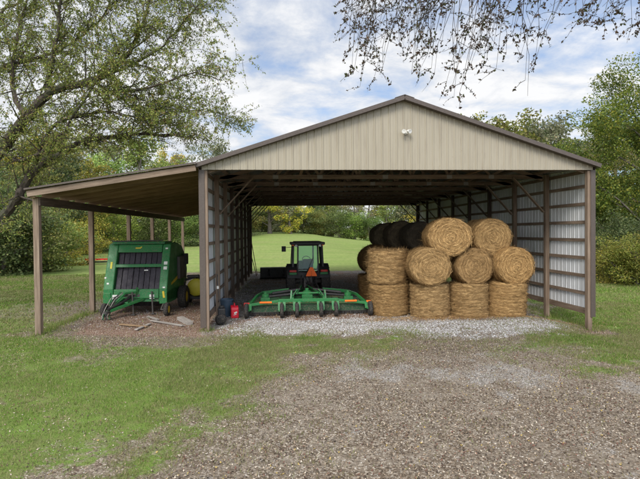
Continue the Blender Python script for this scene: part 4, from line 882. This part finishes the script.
for i, (a0, a1) in enumerate((((252, 275), (246, 243)), ((256.5, 276), (249.5, 255)))):
    p0 = at_z(*a0); p1 = Vector((.12, p0.y+.3, 2.96-(a1[1]-232)/470*31)); p0.x = max(p0.x, .5)
    ro = empty('wooden_pole', (p0.x, p0.y, 0)); tag(ro, ('longer wooden pole leaning against the left wall near its far end', 'shorter wooden pole leaning against the left wall near its far end')[i], 'pole')
    MB().tube([(0, 0, 0), (p1.x-p0.x, .3, p1.z)], .025, 8).build('shaft', 'rafter_wood', ro, smooth=True); MB().tube([((p1.x-p0.x)*1.0, .3, p1.z), ((p1.x-p0.x)*1.03, .31, p1.z+.06)], .03, 8).build('end_cap', 'dark_steel', ro)
LB = [((151, 322), (183, 327), 'long pale weathered board lying in front of the baler', 'grey_wood'), ((120, 326), (147, 328), 'thin short board lying below the baler tongue', 'deck_wood'), ((148, 318), (158, 321), 'short brown stick of lumber beside the baler jack stand', 'grey_wood'), ((180, 320), (190, 325), 'broken pale concrete-grey block near the right baler wheel', 'grey_wood'), ((136, 331), (150, 325), 'narrow board lying slanted nearest the lawn', 'grey_wood')]
for i, (a0, a1, lb, mt) in enumerate(LB):
    p0, p1 = at_z(*a0), at_z(*a1)
    o_ = MB().bar((p0.x, p0.y, .05+h1(p0.x, p0.y)), (p1.x, p1.y, .045+h1(p1.x, p1.y)), .10 if i != 3 else .2, .035 if i != 3 else .14).build('board', mt, bevel=.004); tag(o_, lb, 'board', 'scrap boards by the baler')
# distant red implement on the grass, far left
q = at_z(98, 265); rm = empty('red_implement', (q.x+.1, q.y, h1(q.x, q.y)), R(8)); tag(rm, 'small red hay implement standing on the grass beyond the lean-to', 'implement')
for k in range(4): MB().lathe([(0, .10), (.16, .10), (.25, .04), (.27, 0), (0, -.02)], (-.9+k*.6, 0, .42), (0, 0, 1), 18).build('disc_cover', 'red_paint', rm, smooth=True)
f = MB(); f.bar((-1.2, .1, .50), (1.2, .1, .50), .12, .12); f.bar((1.0, .1, .5), (1.3, 1.0, .75), .1, .1); f.bar((1.3, 1.0, .3), (1.3, 1.0, 1.0), .1, .1); f.build('frame', 'red_paint', rm)
MB().box((-.1, -.12, .52), (2.2, .05, .12)).build('guard_board', 'red_paint', rm); MB().box((0, .1, .25), (2.3, .3, .12)).build('cutter_bar', 'black_metal', rm)
for s_ in (-1, 1): wheel(rm, (s_*1.0, .35, .25), .25, .16, .12, 'dark_steel')

# ------------------------------------------------------------------ trees
LEAFG = {
 'green': [(.085, .13, .03, 4), (.13, .18, .045, 4), (.18, .22, .06, 2), (.23, .23, .07, 1)],
 'olive': [(.11, .125, .03, 4), (.16, .17, .045, 4), (.23, .20, .06, 2), (.09, .075, .03, 1)],
 'yellow': [(.22, .21, .035, 4), (.30, .25, .04, 3), (.13, .16, .03, 3), (.30, .18, .05, 1)],
 'dark': [(.055, .08, .028, 4), (.085, .115, .04, 4), (.14, .16, .06, 2)],
 'grey': [(.13, .13, .075, 3), (.17, .165, .09, 3), (.09, .10, .045, 3), (.23, .19, .10, 1)],
}
def limb_path(p, d, L, n, wob, upw, rs):
    P = [Vector(p)]; d = Vector(d).normalized()
    for i in range(n):
        d = (d+Vector(rs.normal(size=3))*wob+Vector((0, 0, upw))).normalized(); P.append(P[-1]+d*(L/n))
    return P
def make_tree(height, spread, pal, nleaf, leaf, seed, trunk_h=.22, lean=0, gap=.5, bottom=.12, barkm='bark_grey', kind='leaf', clsz=1.0):
    rs = np.random.default_rng(seed); t = MB(); cl = []
    th = height*trunk_h; tr_ = height*.022+.05
    main = limb_path((0, 0, -.3), (lean, 0, 1), height*.86, 9, .05, .1, rs)
    t.tube(main, [tr_*(1-.09*i)*(1.35 if i == 0 else 1) for i in range(10)], 8)
    nl = 16
    for k in range(nl):
        f = bottom+(0.98-bottom)*(k+.5)/nl; i = min(int(f*9), 8); b = main[i].lerp(main[i+1], f*9-i) if i < 9 else main[9]
        a = k*2.4+rs.uniform(-.5, .5); prof = math.sin(PI*min(1, (f-bottom*.6)/(1.12-bottom*.6))**.8)**.7
        L = spread*.5*prof*rs.uniform(.65, 1.15)+.3
        P = limb_path(b, (math.cos(a), math.sin(a), .25+.6*f), L, 5, .16, .07, rs); r = tr_*.42*(1-f*.6)
        t.tube(P, [r*(1-.17*j) for j in range(6)], 5)
        for j in (2, 3, 4, 5):
            for q in range(2): cl.append(np.array(P[j])+rs.normal(size=3)*L*.13)
            c2 = limb_path(P[j], (math.cos(a+rs.uniform(-1.3, 1.3)), math.sin(a+rs.uniform(-1.3, 1.3)), rs.uniform(-.2, .7)), L*.38, 3, .2, .02, rs); t.tube(c2, [r*.35, r*.25, r*.16, r*.08], 4); cl.append(np.array(c2[-1]))
    cl.append(np.array(main[-1])); cl = np.array(cl); nc = len(cl); csz = rs.uniform(.5, 1.15, nc)*spread*.075*clsz+.14
    keep = rs.uniform(0, 1, nc) > gap*.35; w_ = csz**2*keep; w_ /= w_.sum()
    idx = rs.choice(nc, nleaf, p=w_); d = rs.normal(size=(nleaf, 3)); d /= np.linalg.norm(d, axis=1)[:, None]; rr = rs.uniform(.25, 1, nleaf)[:, None]**.55
    C = cl[idx]+d*rr*csz[idx][:, None]*np.array([[1.25, 1.25, .8]])
    C[:, 2] = np.maximum(C[:, 2], .08)
    Vq = leaf_quads(C, leaf*rs.uniform(.6, 1.4, nleaf), .35, .62)
    tint = pick(pal, nleaf, .2)*(rs.uniform(.78, 1.22, nc)[idx])[:, None]
    return t, Vq, tint, barkm
def tree_obj(name, proto, loc, rz, scl_, col, label, cat='tree', group=None):
    o = empty(name, loc, rz); o.scale = scl_; tag(o, label, cat, group)
    for me_, nm in proto:
        c = bpy.data.objects.new(nm, me_); COL.objects.link(c); c.parent = o; c.color = (*col, 1)
    return o
PROTO = {}
def proto(key, *a, **k):
    t, Vq, tint, bk_ = make_tree(*a, **k); o1 = t.build('trunk', bk_, smooth=False, normals=False); o2 = npmesh('crown', Vq, 4, 'leaf', tint)
    m1, m2 = o1.data, o2.data; bpy.data.objects.remove(o1); bpy.data.objects.remove(o2); PROTO[key] = [(m1, 'trunk'), (m2, 'crown')]
proto('g1', 14, 10, LEAFG['green'], 13000, .27, 1, bottom=.04); proto('g2', 14, 9, LEAFG['olive'], 12500, .27, 2, bottom=.03); proto('y1', 13, 9, LEAFG['yellow'], 12000, .26, 3, bottom=.04)
proto('d1', 15, 9, LEAFG['dark'], 13000, .27, 4, bottom=.03); proto('k1', 14, 10, LEAFG['grey'], 10500, .24, 5, gap=1.0, bottom=.04)
proto('bush', 3.6, 4.2, LEAFG['green'], 10500, .115, 6, bottom=.02, clsz=1.3); proto('bush2', 3.4, 4.0, LEAFG['olive'], 10000, .11, 7, bottom=.02, clsz=1.3); proto('shrubd', 4, 4.5, LEAFG['dark'], 12000, .12, 8, bottom=.02, clsz=1.3)
rs = np.random.default_rng(99)
NM = {'g1': ('broadleaf_tree', 'mid green broadleaf tree'), 'g2': ('broadleaf_tree', 'olive green broadleaf tree'), 'y1': ('autumn_tree', 'yellowing autumn tree'), 'd1': ('dense_tree', 'dark green dense tree'), 'k1': ('thin_tree', 'thin grey-green tree with sparse leaves')}
AREA = []
def plant_row(pts, kinds, hs, where, grp, br=1.0):
    cnt = {}
    for i, (x_, y_) in enumerate(pts):
        k = kinds[i % len(kinds)]; h_ = rs.uniform(*hs)/14; s_ = rs.uniform(.85, 1.2)
        c_ = rs.uniform(1.5, 2.15)*br; col = (c_*rs.uniform(.9, 1.12), c_, c_*rs.uniform(.85, 1.1))  # leaf tint brightened, pale distance haze put into the colour
        tree_obj(NM[k][0], PROTO[k], (x_, y_, h1(x_, y_)-.1), rs.uniform(0, 6.28), (h_*s_, h_*s_, h_), col, NM[k][1]+' '+where, 'tree', grp)
# far treeline across the field (left end nearer the rise)
ks = ['g1', 'g2', 'k1', 'y1', 'g1', 'd1', 'g2', 'k1', 'g1', 'y1', 'g2']
p_ = [(-22+i*6.2+rs.uniform(-1.5, 1.5), 118-i*1.5+rs.uniform(-4, 4)) for i in range(16)]
plant_row(p_, ks, (10, 15), 'in the wood across the field, seen through the shed', 'trees of the wood across the field')
p_ = [(-24+i*7+rs.uniform(-2, 2), 130-i*1.4+rs.uniform(-4, 4)) for i in range(14)]
plant_row(p_, ks[3:]+ks[:3], (14, 18), 'in the back rank of the wood across the field', 'back rank trees of the wood across the field')
# left wood behind the lean-to
p_ = [(-46+i*5.0+rs.uniform(-1.3, 1.3), 66+i*2.6+rs.uniform(-4, 4)) for i in range(11)]
plant_row(p_, ['k1', 'y1', 'g2', 'k1', 'g1', 'y1', 'k1', 'k1', 'g2', 'k1', 'y1'], (16, 21), 'in the left wood seen past the lean-to', 'trees of the left wood')
p_ = [(-60+i*5.5+rs.uniform(-1.3, 1.3), 52+i*1.6+rs.uniform(-3, 3)) for i in range(7)]
plant_row(p_, ['d1', 'g1', 'k1', 'y1', 'g2', 'd1', 'g1'], (11, 15), 'at the near edge of the left wood', 'trees at the near edge of the left wood')
# right side trees, behind the barn roof and beyond
p_ = [(28.5, 41), (22.5, 47), (31, 46), (35, 41), (27, 50), (39, 50), (45, 42), (24, 58), (50, 55), (33, 60)]
plant_row(p_, ['g2', 'k1', 'g2', 'k1', 'y1', 'd1', 'g1', 'k1', 'g2', 'g1'], (16.5, 19.5), 'behind the barn roof on the right', 'trees behind the right side of the barn', .68)
p_ = [(38, 66), (46, 72), (54, 66), (62, 60), (58, 48), (56, 36), (52, 26), (58, 18)]
plant_row(p_, ['d1', 'g2', 'k1', 'g1', 'd1', 'y1', 'g2', 'g1'], (14, 17), 'far off in the right wood', 'trees of the right wood')
# big bright trees on the right
t, Vq, tint, bk_ = make_tree(14.6, 12, [(.12, .165, .028, 4), (.20, .235, .035, 4), (.065, .105, .02, 4), (.30, .28, .045, 1.5)], 64000, .15, 21, bottom=.03, clsz=1.15)
q = at_z(668, 272); o = empty('broadleaf_tree', (q.x+.8, q.y+3.0, -.1)); tag(o, 'large bright yellow-green leafy tree filling the right edge of the photo', 'tree'); t.build('trunk', bk_, o, normals=False); npmesh('crown', Vq, 4, 'leaf', tint, o)
t, Vq, tint, bk_ = make_tree(9.2, 7.5, [(.12, .165, .028, 4), (.17, .21, .035, 4), (.07, .11, .02, 3), (.25, .24, .05, 1)], 30000, .16, 23, bottom=.03, clsz=1.15)
q = at_z(622, 272); o = empty('broadleaf_tree', (q.x+.2, q.y+4.5, -.1)); tag(o, 'medium green tree in front of the large bright tree, just right of the barn', 'tree'); t.build('trunk', bk_, o, normals=False); npmesh('crown', Vq, 4, 'leaf', tint, o)
t, Vq, tint, bk_ = make_tree(13.5, 8, [(.16, .15, .05, 3), (.10, .11, .035, 3), (.25, .20, .07, 2)], 11000, .17, 25, bottom=.15, gap=1.2)
q = at_z(606, 262); o = empty('thin_tree', (q.x+3.5, q.y+6, -.1)); tag(o, 'tall half bare tree with olive leaves rising above the medium green tree', 'tree'); t.build('trunk', bk_, o, normals=False); npmesh('crown', Vq, 4, 'leaf', tint, o)
for i, (px, py, k, s_, c_, lb) in enumerate([(604, 276, 'shrubd', .62, (1.3, 1.2, 1), 'low dark green shrub nearest the barn corner on the right'), (617, 281, 'bush2', .62, (1.5, 1.35, .9), 'yellow-green shrub at the foot of the medium green tree'), (640, 283, 'bush', .75, (1.5, 1.2, .9), 'rounded bright shrub at the right edge of the photo'), (592, 270, 'shrubd', .8, (1, 1, 1), 'dark shrub half hidden behind the right barn wall'), (630, 276, 'shrubd', .9, (1, 1, 1), 'tall dark shrub in the gap under the right trees'), (660, 283, 'bush2', .8, (1.2, 1.2, 1), 'olive shrub just off the right edge')]):
    q = at_z(px, py); tree_obj('shrub', PROTO[k], (q.x+.3, q.y+.6, h1(q.x, q.y)-.05), i*1.3, (s_*1.1, s_*1.1, s_), c_, lb, 'shrub')
# undergrowth at the wood edges (single shrubs)
def shrubs(pts, where, grp, sc=(.7, 1.2)):
    for i, (x_, y_) in enumerate(pts):
        k = ('bush', 'bush2', 'shrubd')[rs.integers(0, 3)]; s_ = rs.uniform(*sc); nm = {'bush': 'green rounded shrub ', 'bush2': 'olive rounded shrub ', 'shrubd': 'dark green shrub '}[k]
        tree_obj('shrub', PROTO[k], (x_, y_, h1(x_, y_)-.1), rs.uniform(0, 6.28), (s_*1.3, s_*1.3, s_), tuple(rs.uniform(1.3, 1.75, 3)*np.array([1.1, 1, .85])), nm+where, 'shrub', grp)
shrubs([(-18+i*3.1+rs.uniform(-1, 1), 108-i*.9+rs.uniform(-2, 2)) for i in range(26)], 'along the foot of the wood across the field', 'shrubs at the far field edge', (.9, 1.7))
shrubs([(-41+i*2.6+rs.uniform(-1, 1), 55+i*2.1+rs.uniform(-2, 2)) for i in range(14)], 'at the foot of the left wood', 'shrubs below the left wood', (.9, 1.6))
for i, (px, py, k, s_, c_, lb) in enumerate([(-22, 276, 'shrubd', 1.5, (1, 1, 1), 'large dark shrub beyond the left edge of the photo'), (4, 275, 'shrubd', 1.25, (1.05, 1, 1), 'dense dark shrub at the far left edge of the lawn'), (27, 273, 'k', 1.2, (.8, .85, .9), 'grey-green tall shrub behind the front lean-to post'), (48, 271, 'bush', 1.05, (1, .95, .9), 'mid green shrub right of the front lean-to post'), (66, 266, 'bush2', 1.0, (1.4, 1.25, .8), 'yellowish shrub between the first two lean-to posts'), (84, 258, 'bush2', 1.3, (1.5, 1.3, .85), 'yellow-green thicket behind the red implement'), (112, 256, 'bush', 1.3, (1.2, 1.1, .8), 'bright green shrub seen above the baler, left part'), (150, 252, 'shrubd', 1.5, (1.2, 1.1, 1), 'dark green shrub seen above the baler, right part'), (180, 250, 'bush', 1.3, (.9, .95, .9), 'green shrub between the last lean-to posts'), (202, 247, 'shrubd', 1.4, (1, 1, 1), 'dark shrub seen left of the front corner post')]):
    q = at_z(px, py); kk = 'bush2' if k == 'k' else k
    q2 = CP+(Vector((q.x, q.y, 0))-Vector((CP.x, CP.y, 0))).normalized()*min((Vector((q.x, q.y, 0))-Vector((CP.x, CP.y, 0))).length, 75.0)
    tree_obj('shrub', PROTO[kk], (q2.x, q2.y, h1(q2.x, q2.y)-.05), i*1.1, (s_*1.3, s_*1.3, s_*1.15), tuple(1.55*q_ for q_ in c_), lb, 'shrub')
for (px, z_, h_, k, lb) in ((-30, 44, .85, 'd1', 'dark tree behind the shrubs beyond the left edge'), (2, 46, .75, 'k1', 'thin grey-green tree behind the leftmost shrubs'), (30, 47, .8, 'g2', 'olive tree behind the shrubs at the front lean-to post'), (62, 56, .85, 'd1', 'dark tree seen between the first two lean-to posts'), (88, 62, .95, 'y1', 'yellow autumn tree rising above the lean-to roof')):
    q = at_d(px, 240, z_); tree_obj(NM[k][0], PROTO[k], (q.x, q.y, h1(q.x, q.y)-.1), px*.1, (h_, h_, h_), (1, 1, 1), lb, 'tree')

# ---- tree with hand-laid limbs
def in_roof(p): return p.x > -5.6 and p.y > -.9 and p.z < 5.3+max(0, p.x+5)*.12
def limb_tree(name, label, limbs, twigs_per_m, seed, pal, leaf, loc, per_twig=12, br_len=(1.0, 2.4), skip0=.25, hangd=0.0, side=Vector((0, 0, 0)), barkm='bark_dark', envelope=None):
    rs = np.random.default_rng(seed); o = empty(name, loc); tag(o, label, 'tree'); L0 = Vector(loc)
    t = MB(); C = []; tw = MB()
    for li, (P, r0_, r1_) in enumerate(limbs):
        P = [Vector(p)-L0 for p in P]
        # smooth by Catmull-Rom
        Q = []
        for i in range(len(P)-1):
            a, b, c, d = P[max(i-1, 0)], P[i], P[i+1], P[min(i+2, len(P)-1)]
            for k in range(5):
                u = k/5; Q.append(.5*((2*b)+(c-a)*u+(2*a-5*b+4*c-d)*u*u+(3*b-a-3*c+d)*u**3)+Vector(rs.normal(size=3))*.03)
        Q.append(P[-1]); n_ = len(Q); rad = [r0_+(r1_-r0_)*(i/(n_-1))**.8 for i in range(n_)]
        t.tube(Q, rad, 9)
        acc = 0
        for i in range(1, n_):
            seg = (Q[i]-Q[i-1]); acc += seg.length*twigs_per_m
            if i/n_ < (skip0 if li == 0 else skip0*.5): acc = 0; continue
            while acc > 1:
                acc -= 1; b = Q[i-1].lerp(Q[i], rs.uniform()); dd = (seg.normalized()*rs.uniform(.3, 1.1)+Vector(rs.normal(size=3))*.62+side+Vector((0, 0, .12))).normalized()
                L = rs.uniform(*br_len)*(1.1-.35*i/n_); B = limb_path(b, dd, L, 6, .13, -.02, rs)
                if any(in_roof(q_+L0) for q_ in B): continue
                rb = min(rad[i]*.45, .028); tw.tube(B, [rb*(1-.15*j) for j in range(7)], 5, False)
                for j in range(1, 7):
                    for q in range(2):
                        d2 = ((B[j]-B[j-1]).normalized()+Vector(rs.normal(size=3))*.75+Vector((0, 0, -hangd))).normalized(); T = limb_path(B[j], d2, rs.uniform(.3, .85), 4, .2, -.05-hangd*.1, rs)
                        tw.tube(T, [.007, .005, .004, .003, .002], 3, False)
                        for q2 in range(per_twig):
                            f = rs.uniform(.1, 1)*4; jj = min(int(f), 3); C.append(T[jj].lerp(T[jj+1], f-jj)+Vector(rs.normal(size=3))*.035)
    t.build('trunk', barkm, o, smooth=True, normals=False); tw.build('twigs', barkm, o, normals=False)
    C = np.array([tuple(c) for c in C if not in_roof(c+L0)]); n_ = len(C)
    cl_ = fbm(C[:, 0]*.8+C[:, 2]*.5, C[:, 1]*.8+C[:, 2]*.6, 4, 2); k = rs.uniform(0, 1, n_) < .45+1.1*cl_; C = C[k]; n_ = len(C)
    npmesh('crown', leaf_quads(C, leaf*RNG.uniform(.6, 1.3, n_), .1, .5, .6), 4, 'leaf', pick(pal, n_, .3), o); return o, n_
def LP(*a): return [at_d(px, py, d) for px, py, d in a]
base = (-12.0, 3.4, -.2)
limbs = [([base, (-11.7, 3.4, 1.6)]+LP((-70, 205, 17.6), (-30, 178, 17.2), (0, 150, 16.6), (26, 119, 16.2), (47, 95, 15.9), (74, 84, 15.7), (104, 76, 15.4), (128, 52, 15.2), (145, 18, 15), (152, -25, 14.8)), .33, .025),
 (LP((-70, 225, 17.6), (-25, 232, 17.0), (0, 219, 16.6), (18, 196, 16.3), (33, 172, 16.1), (55, 156, 16), (84, 142, 16.0), (120, 135, 15.8), (165, 134, 15.6), (196, 140, 15.4)), .24, .02),
 (LP((47, 95, 15.9), (52, 60, 15.5), (60, 20, 15.2), (58, -30, 15)), .09, .03), (LP((26, 119, 16.2), (12, 85, 16.6), (16, 40, 16.9), (30, -10, 17)), .10, .03),
 (LP((74, 84, 15.7), (110, 92, 15.1), (150, 88, 14.6), (190, 74, 14.3), (222, 80, 14.2)), .06, .012), (LP((104, 76, 15.4), (150, 55, 15.8), (180, 28, 16.2), (205, -5, 16.5)), .05, .012),
 (LP((90, 80, 15.6), (130, 104, 15.9), (168, 112, 16.3), (205, 110, 16.5), (228, 118, 16.6)), .045, .01), (LP((33, 172, 16.1), (50, 130, 15.6), (95, 112, 15.2), (140, 118, 14.9), (180, 108, 14.7)), .075, .012),
 (LP((-30, 178, 17.2), (-20, 120, 17.4), (0, 72, 17.2), (28, 60, 16.9), (60, 50, 16.4), (90, 30, 16), (120, -5, 15.8)), .12, .02), (LP((-20, 120, 17.4), (-15, 60, 17.8), (0, 16, 17.8), (25, 0, 17.5), (50, -20, 17.3)), .08, .02),
 (LP((18, 196, 16.3), (38, 200, 15.8), (52, 192, 15.5), (64, 196, 15.4)), .035, .008), (LP((0, 150, 16.6), (20, 160, 15.8), (45, 150, 15.2), (70, 122, 14.8), (110, 60, 14.6), (150, 20, 14.5)), .07, .015),
 (LP((-70, 205, 17.6), (-100, 120, 18), (-130, 40, 18.2), (-150, -40, 18.4)), .2, .05), (LP((-100, 120, 18), (-160, 90, 18), (-220, 60, 17.6)), .12, .03), (LP((-70, 225, 17.6), (-130, 190, 18), (-190, 170, 18)), .13, .03), (LP((-130, 40, 18.2), (-80, -20, 17.6), (-20, -60, 17)), .10, .03), (LP((-30, -55, 17), (40, -40, 16), (100, -40, 15.5), (160, -20, 15.4), (200, 10, 15.4)), .07, .012)]
limb_tree('spreading_tree', 'big dark-limbed spreading tree reaching over the lean-to from the left', limbs, 6.0, 5, [(.16, .21, .04, 4), (.23, .27, .06, 4), (.31, .30, .07, 2), (.26, .18, .07, 1), (.09, .10, .035, 2)], .068, base, 24, (.9, 2.4), .30, .1, side=Vector((.25, -.05, .05)))
# ---- overhanging tree, trunk behind the camera on the right
base2 = (10.6, -12.2, -.1)
lb2 = [([base2, (10.4, -12.1, 2.6), (9.8, -11.9, 5.2), (8.6, -11.2, 7.0), (7.0, -10.2, 7.6), (5.2, -9.2, 7.7), (3.6, -8.4, 7.4)], .26, .04)]
main2 = [Vector(p) for p in lb2[0][0]][3:]
hang = []; rs2 = np.random.default_rng(31)
def env2(px):
    return float(np.interp(px, [338, 350, 362, 385, 400, 430, 455, 480, 500, 520, 535, 548, 556, 566, 580, 600, 625, 645, 680, 720], [30, 62, 92, 72, 55, 82, 104, 88, 76, 92, 78, 55, 5, 10, 26, 22, 12, 34, 40, 30]))
sec = [([main2[0], (8.4, -9.6, 7.9), (7.9, -7.8, 7.7)], .07, .02), ([main2[1], (6.4, -8.4, 8.0), (6.0, -6.9, 7.6)], .07, .02), ([main2[2], (4.6, -8.0, 7.9), (4.0, -6.8, 7.3)], .06, .02), ([main2[2], (3.6, -8.6, 7.4), (2.9, -7.8, 6.9)], .05, .015), ([main2[0], (9.6, -9.8, 7.7), (9.8, -8.2, 7.4)], .06, .02), ([(9.8, -11.9, 5.2), (11.5, -12.8, 7.5), (13, -14, 9)], .12, .03), ([(9.4, -11.7, 5.9), (9.0, -13.4, 8), (8, -15.5, 9.5)], .1, .03)]
starts = []
for P, a_, b_ in sec[:5]:
    P = [Vector(p) for p in P]
    for i in range(2):
        for u in np.linspace(0, 1, 9): starts.append(P[i].lerp(P[i+1], float(u)))
for i in range(3):
    for u in np.linspace(0, 1, 9): starts.append(main2[i].lerp(main2[i+1], float(u)))
o = empty('overhanging_tree', base2); tag(o, 'tree whose dark drooping twigs hang into the top right of the sky', 'tree'); L0 = Vector(base2)
t = MB(); tw = MB(); C = []
for P, a_, b_ in lb2+sec:
    P = [Vector(p)-L0 for p in P]; n_ = len(P); t.tube(P, [a_+(b_-a_)*i/(n_-1) for i in range(n_)], 9)
for k in range(145):
    px = rs2.uniform(340, 700); d_ = rs2.uniform(5.4, 8.2); ye = env2(px)*rs2.uniform(.25, 1.0)
    if 546 < px < 574: continue
    e = at_d(px, ye, d_); sh_ = rs2.uniform(-.6, 1); s_ = min(starts, key=lambda q: (q.x-e.x-.9-1.2*sh_)**2+(q.y-e.y)**2*1.0+rs2.uniform(0, .5))
    n_ = 9; P = []; m1 = Vector((e.x+(s_.x-e.x)*.30+rs2.normal()*.15, e.y+(s_.y-e.y)*.45, max(s_.z-.1, e.z+.6)))
    for i in range(n_+1):
        u = i/n_; p = s_*(1-u)**2+m1*2*u*(1-u)+e*u*u; P.append(p-L0+Vector(rs2.normal(size=3))*.05*(u > 0))
    tw.tube(P, [.010*(1-u/n_)+.0022 for u in range(n_+1)], 5, False)
    for j in range(2, n_+1):
        for q_ in range(2):
            if rs2.uniform() < .2: continue
            d2 = Vector((rs2.normal()*.8-.25, rs2.normal()*.7, -rs2.uniform(-.2, .9))).normalized(); T = limb_path(P[j], d2, rs2.uniform(.15, .5)*(.7 if j == n_ else 1), 4, .22, -.08, rs2); tw.tube(T, [.0045, .004, .003, .0022, .0015], 3, False)
            for q2 in range(rs2.integers(5, 14)):
                f = rs2.uniform(.1, 1)*4; jj = min(int(f), 3); C.append(T[jj].lerp(T[jj+1], f-jj)+Vector(rs2.normal(size=3))*.012)
t.build('trunk', 'bark_dark', o, smooth=True, normals=False); tw.build('twigs', 'bark_dark', o, normals=False)
for p, r_ in (((12.5, -13.6, 8.5), 1.8), ((8.4, -14.8, 8.8), 1.8), ((10.5, -13, 8.6), 1.6)):
    d = rs2.normal(size=(700, 3)); d /= np.linalg.norm(d, axis=1)[:, None]; C += [Vector(q)-L0 for q in (np.array(p)+d*r_*rs2.uniform(.2, 1, (700, 1)))]
C = np.array([tuple(c) for c in C]); n_ = len(C)
npmesh('crown', leaf_quads(C, (.043*RNG.uniform(.6, 1.4, n_)), .0, .55, .8), 4, 'leaf', pick([(.055, .045, .035, 3), (.08, .055, .04, 3), (.07, .08, .03, 2), (.13, .08, .045, 1)], n_, .3), o)

# ------------------------------------------------------------------ small dressing
n = 5200; xx = RNG.uniform(-2.1, 2.1, n); yy = RNG.uniform(.28, 2.35, n); k = fbm(xx*2+5, yy*2, 51, 3) > .47; xx, yy = xx[k], yy[k]; k = ~((np.abs(xx) > 1.5) & (yy > 3.85-np.abs(xx)*1.0)); xx, yy = xx[k], yy[k]; n = len(xx)
P = np.stack([xx, yy, np.where(np.abs(xx) < 1, .408, .388)+RNG.uniform(0, .02, n)], 1); d = RNG.normal(size=(n, 3)); d[:, 2] *= .25; d /= np.linalg.norm(d, axis=1)[:, None]; ln = RNG.uniform(.03, .13, n)[:, None]; sd_ = np.cross(d, np.array([[0, 0, 1.]]))*.009
gc = npmesh('grass_clippings', np.stack([P-sd_, P+sd_, P+d*ln], 1), 3, 'litter', pick([(.36, .27, .13), (.26, .18, .09), (.42, .36, .22), (.2, .14, .08)], n), mw); tag(gc, kind='stuff')
for s_ in (-1, 1): MB().lathe([(0, 0), (.05, .0), (.055, .05), (.04, .07), (0, .06)], (s_*.48, -.52, 2.40), (0, -1, 0), 14).build('work_lamp', 'white_paint', tr, smooth=True)
for s_ in (-1, 1): MB().box((s_*.60, -.50, 2.43), (.08, .04, .04)).build('indicator', 'orange', tr)
f = MB(); f.bar((-.5, -.46, 1.30), (.5, -.46, 1.30), .03, .04); f.bar((0, -.44, 1.3), (.22, -.40, 1.85), .012, .02); f.build('rear_wiper', 'black_metal', tr)
# weeds and longer grass round the post feet and along the walls
cx = []; 
for (a_, b_) in [(0, 0), (BW, 0), (BW, 2.44), (lx, 0), (lx, 3.88), (lx, 8.2), (lx, 12.15)]: cx += [(a_+random.gauss(0, .13), b_+random.gauss(0, .13)) for _ in range(110)]
for _ in range(2600): cx.append((BW+.16+abs(random.gauss(0, .16)), random.uniform(-.2, 19)))
for _ in range(900): cx.append((lx-.05+random.gauss(0, .12), random.uniform(.4, 3.6)))
cx = np.array(cx); m_ = len(cx); zz = H(cx[:, 0], cx[:, 1]); an = RNG.uniform(0, 2*PI, m_); wd = RNG.uniform(.004, .010, m_); h = RNG.uniform(.05, .22, m_); ln = RNG.normal(size=(m_, 2))*(h*.35)[:, None]
V = np.zeros((m_, 3, 3)); V[:, 0] = np.stack([cx[:, 0]-np.cos(an)*wd, cx[:, 1]-np.sin(an)*wd, zz-.01], 1); V[:, 1] = np.stack([cx[:, 0]+np.cos(an)*wd, cx[:, 1]+np.sin(an)*wd, zz-.01], 1); V[:, 2] = np.stack([cx[:, 0]+ln[:, 0], cx[:, 1]+ln[:, 1], zz+h], 1)
tg_ = npmesh('tall_grass', V.reshape(-1, 3), 3, 'blade', pick([(.12, .18, .03, 4), (.19, .23, .06, 3), (.30, .26, .12, 1.5)], m_)); tag(tg_, 'longer unmown grass round the post feet and along the wall', 'grass', kind='stuff')

for o in tr.children:
    if o.name.split('.')[0] in ('cab_frame', 'cab_roof', 'cab_floor', 'rear_window', 'windscreen', 'door_window', 'side_window', 'work_lamp', 'indicator', 'rear_wiper', 'mirror_arm', 'mirror'):
        o.scale = (1.12, 1, .972)
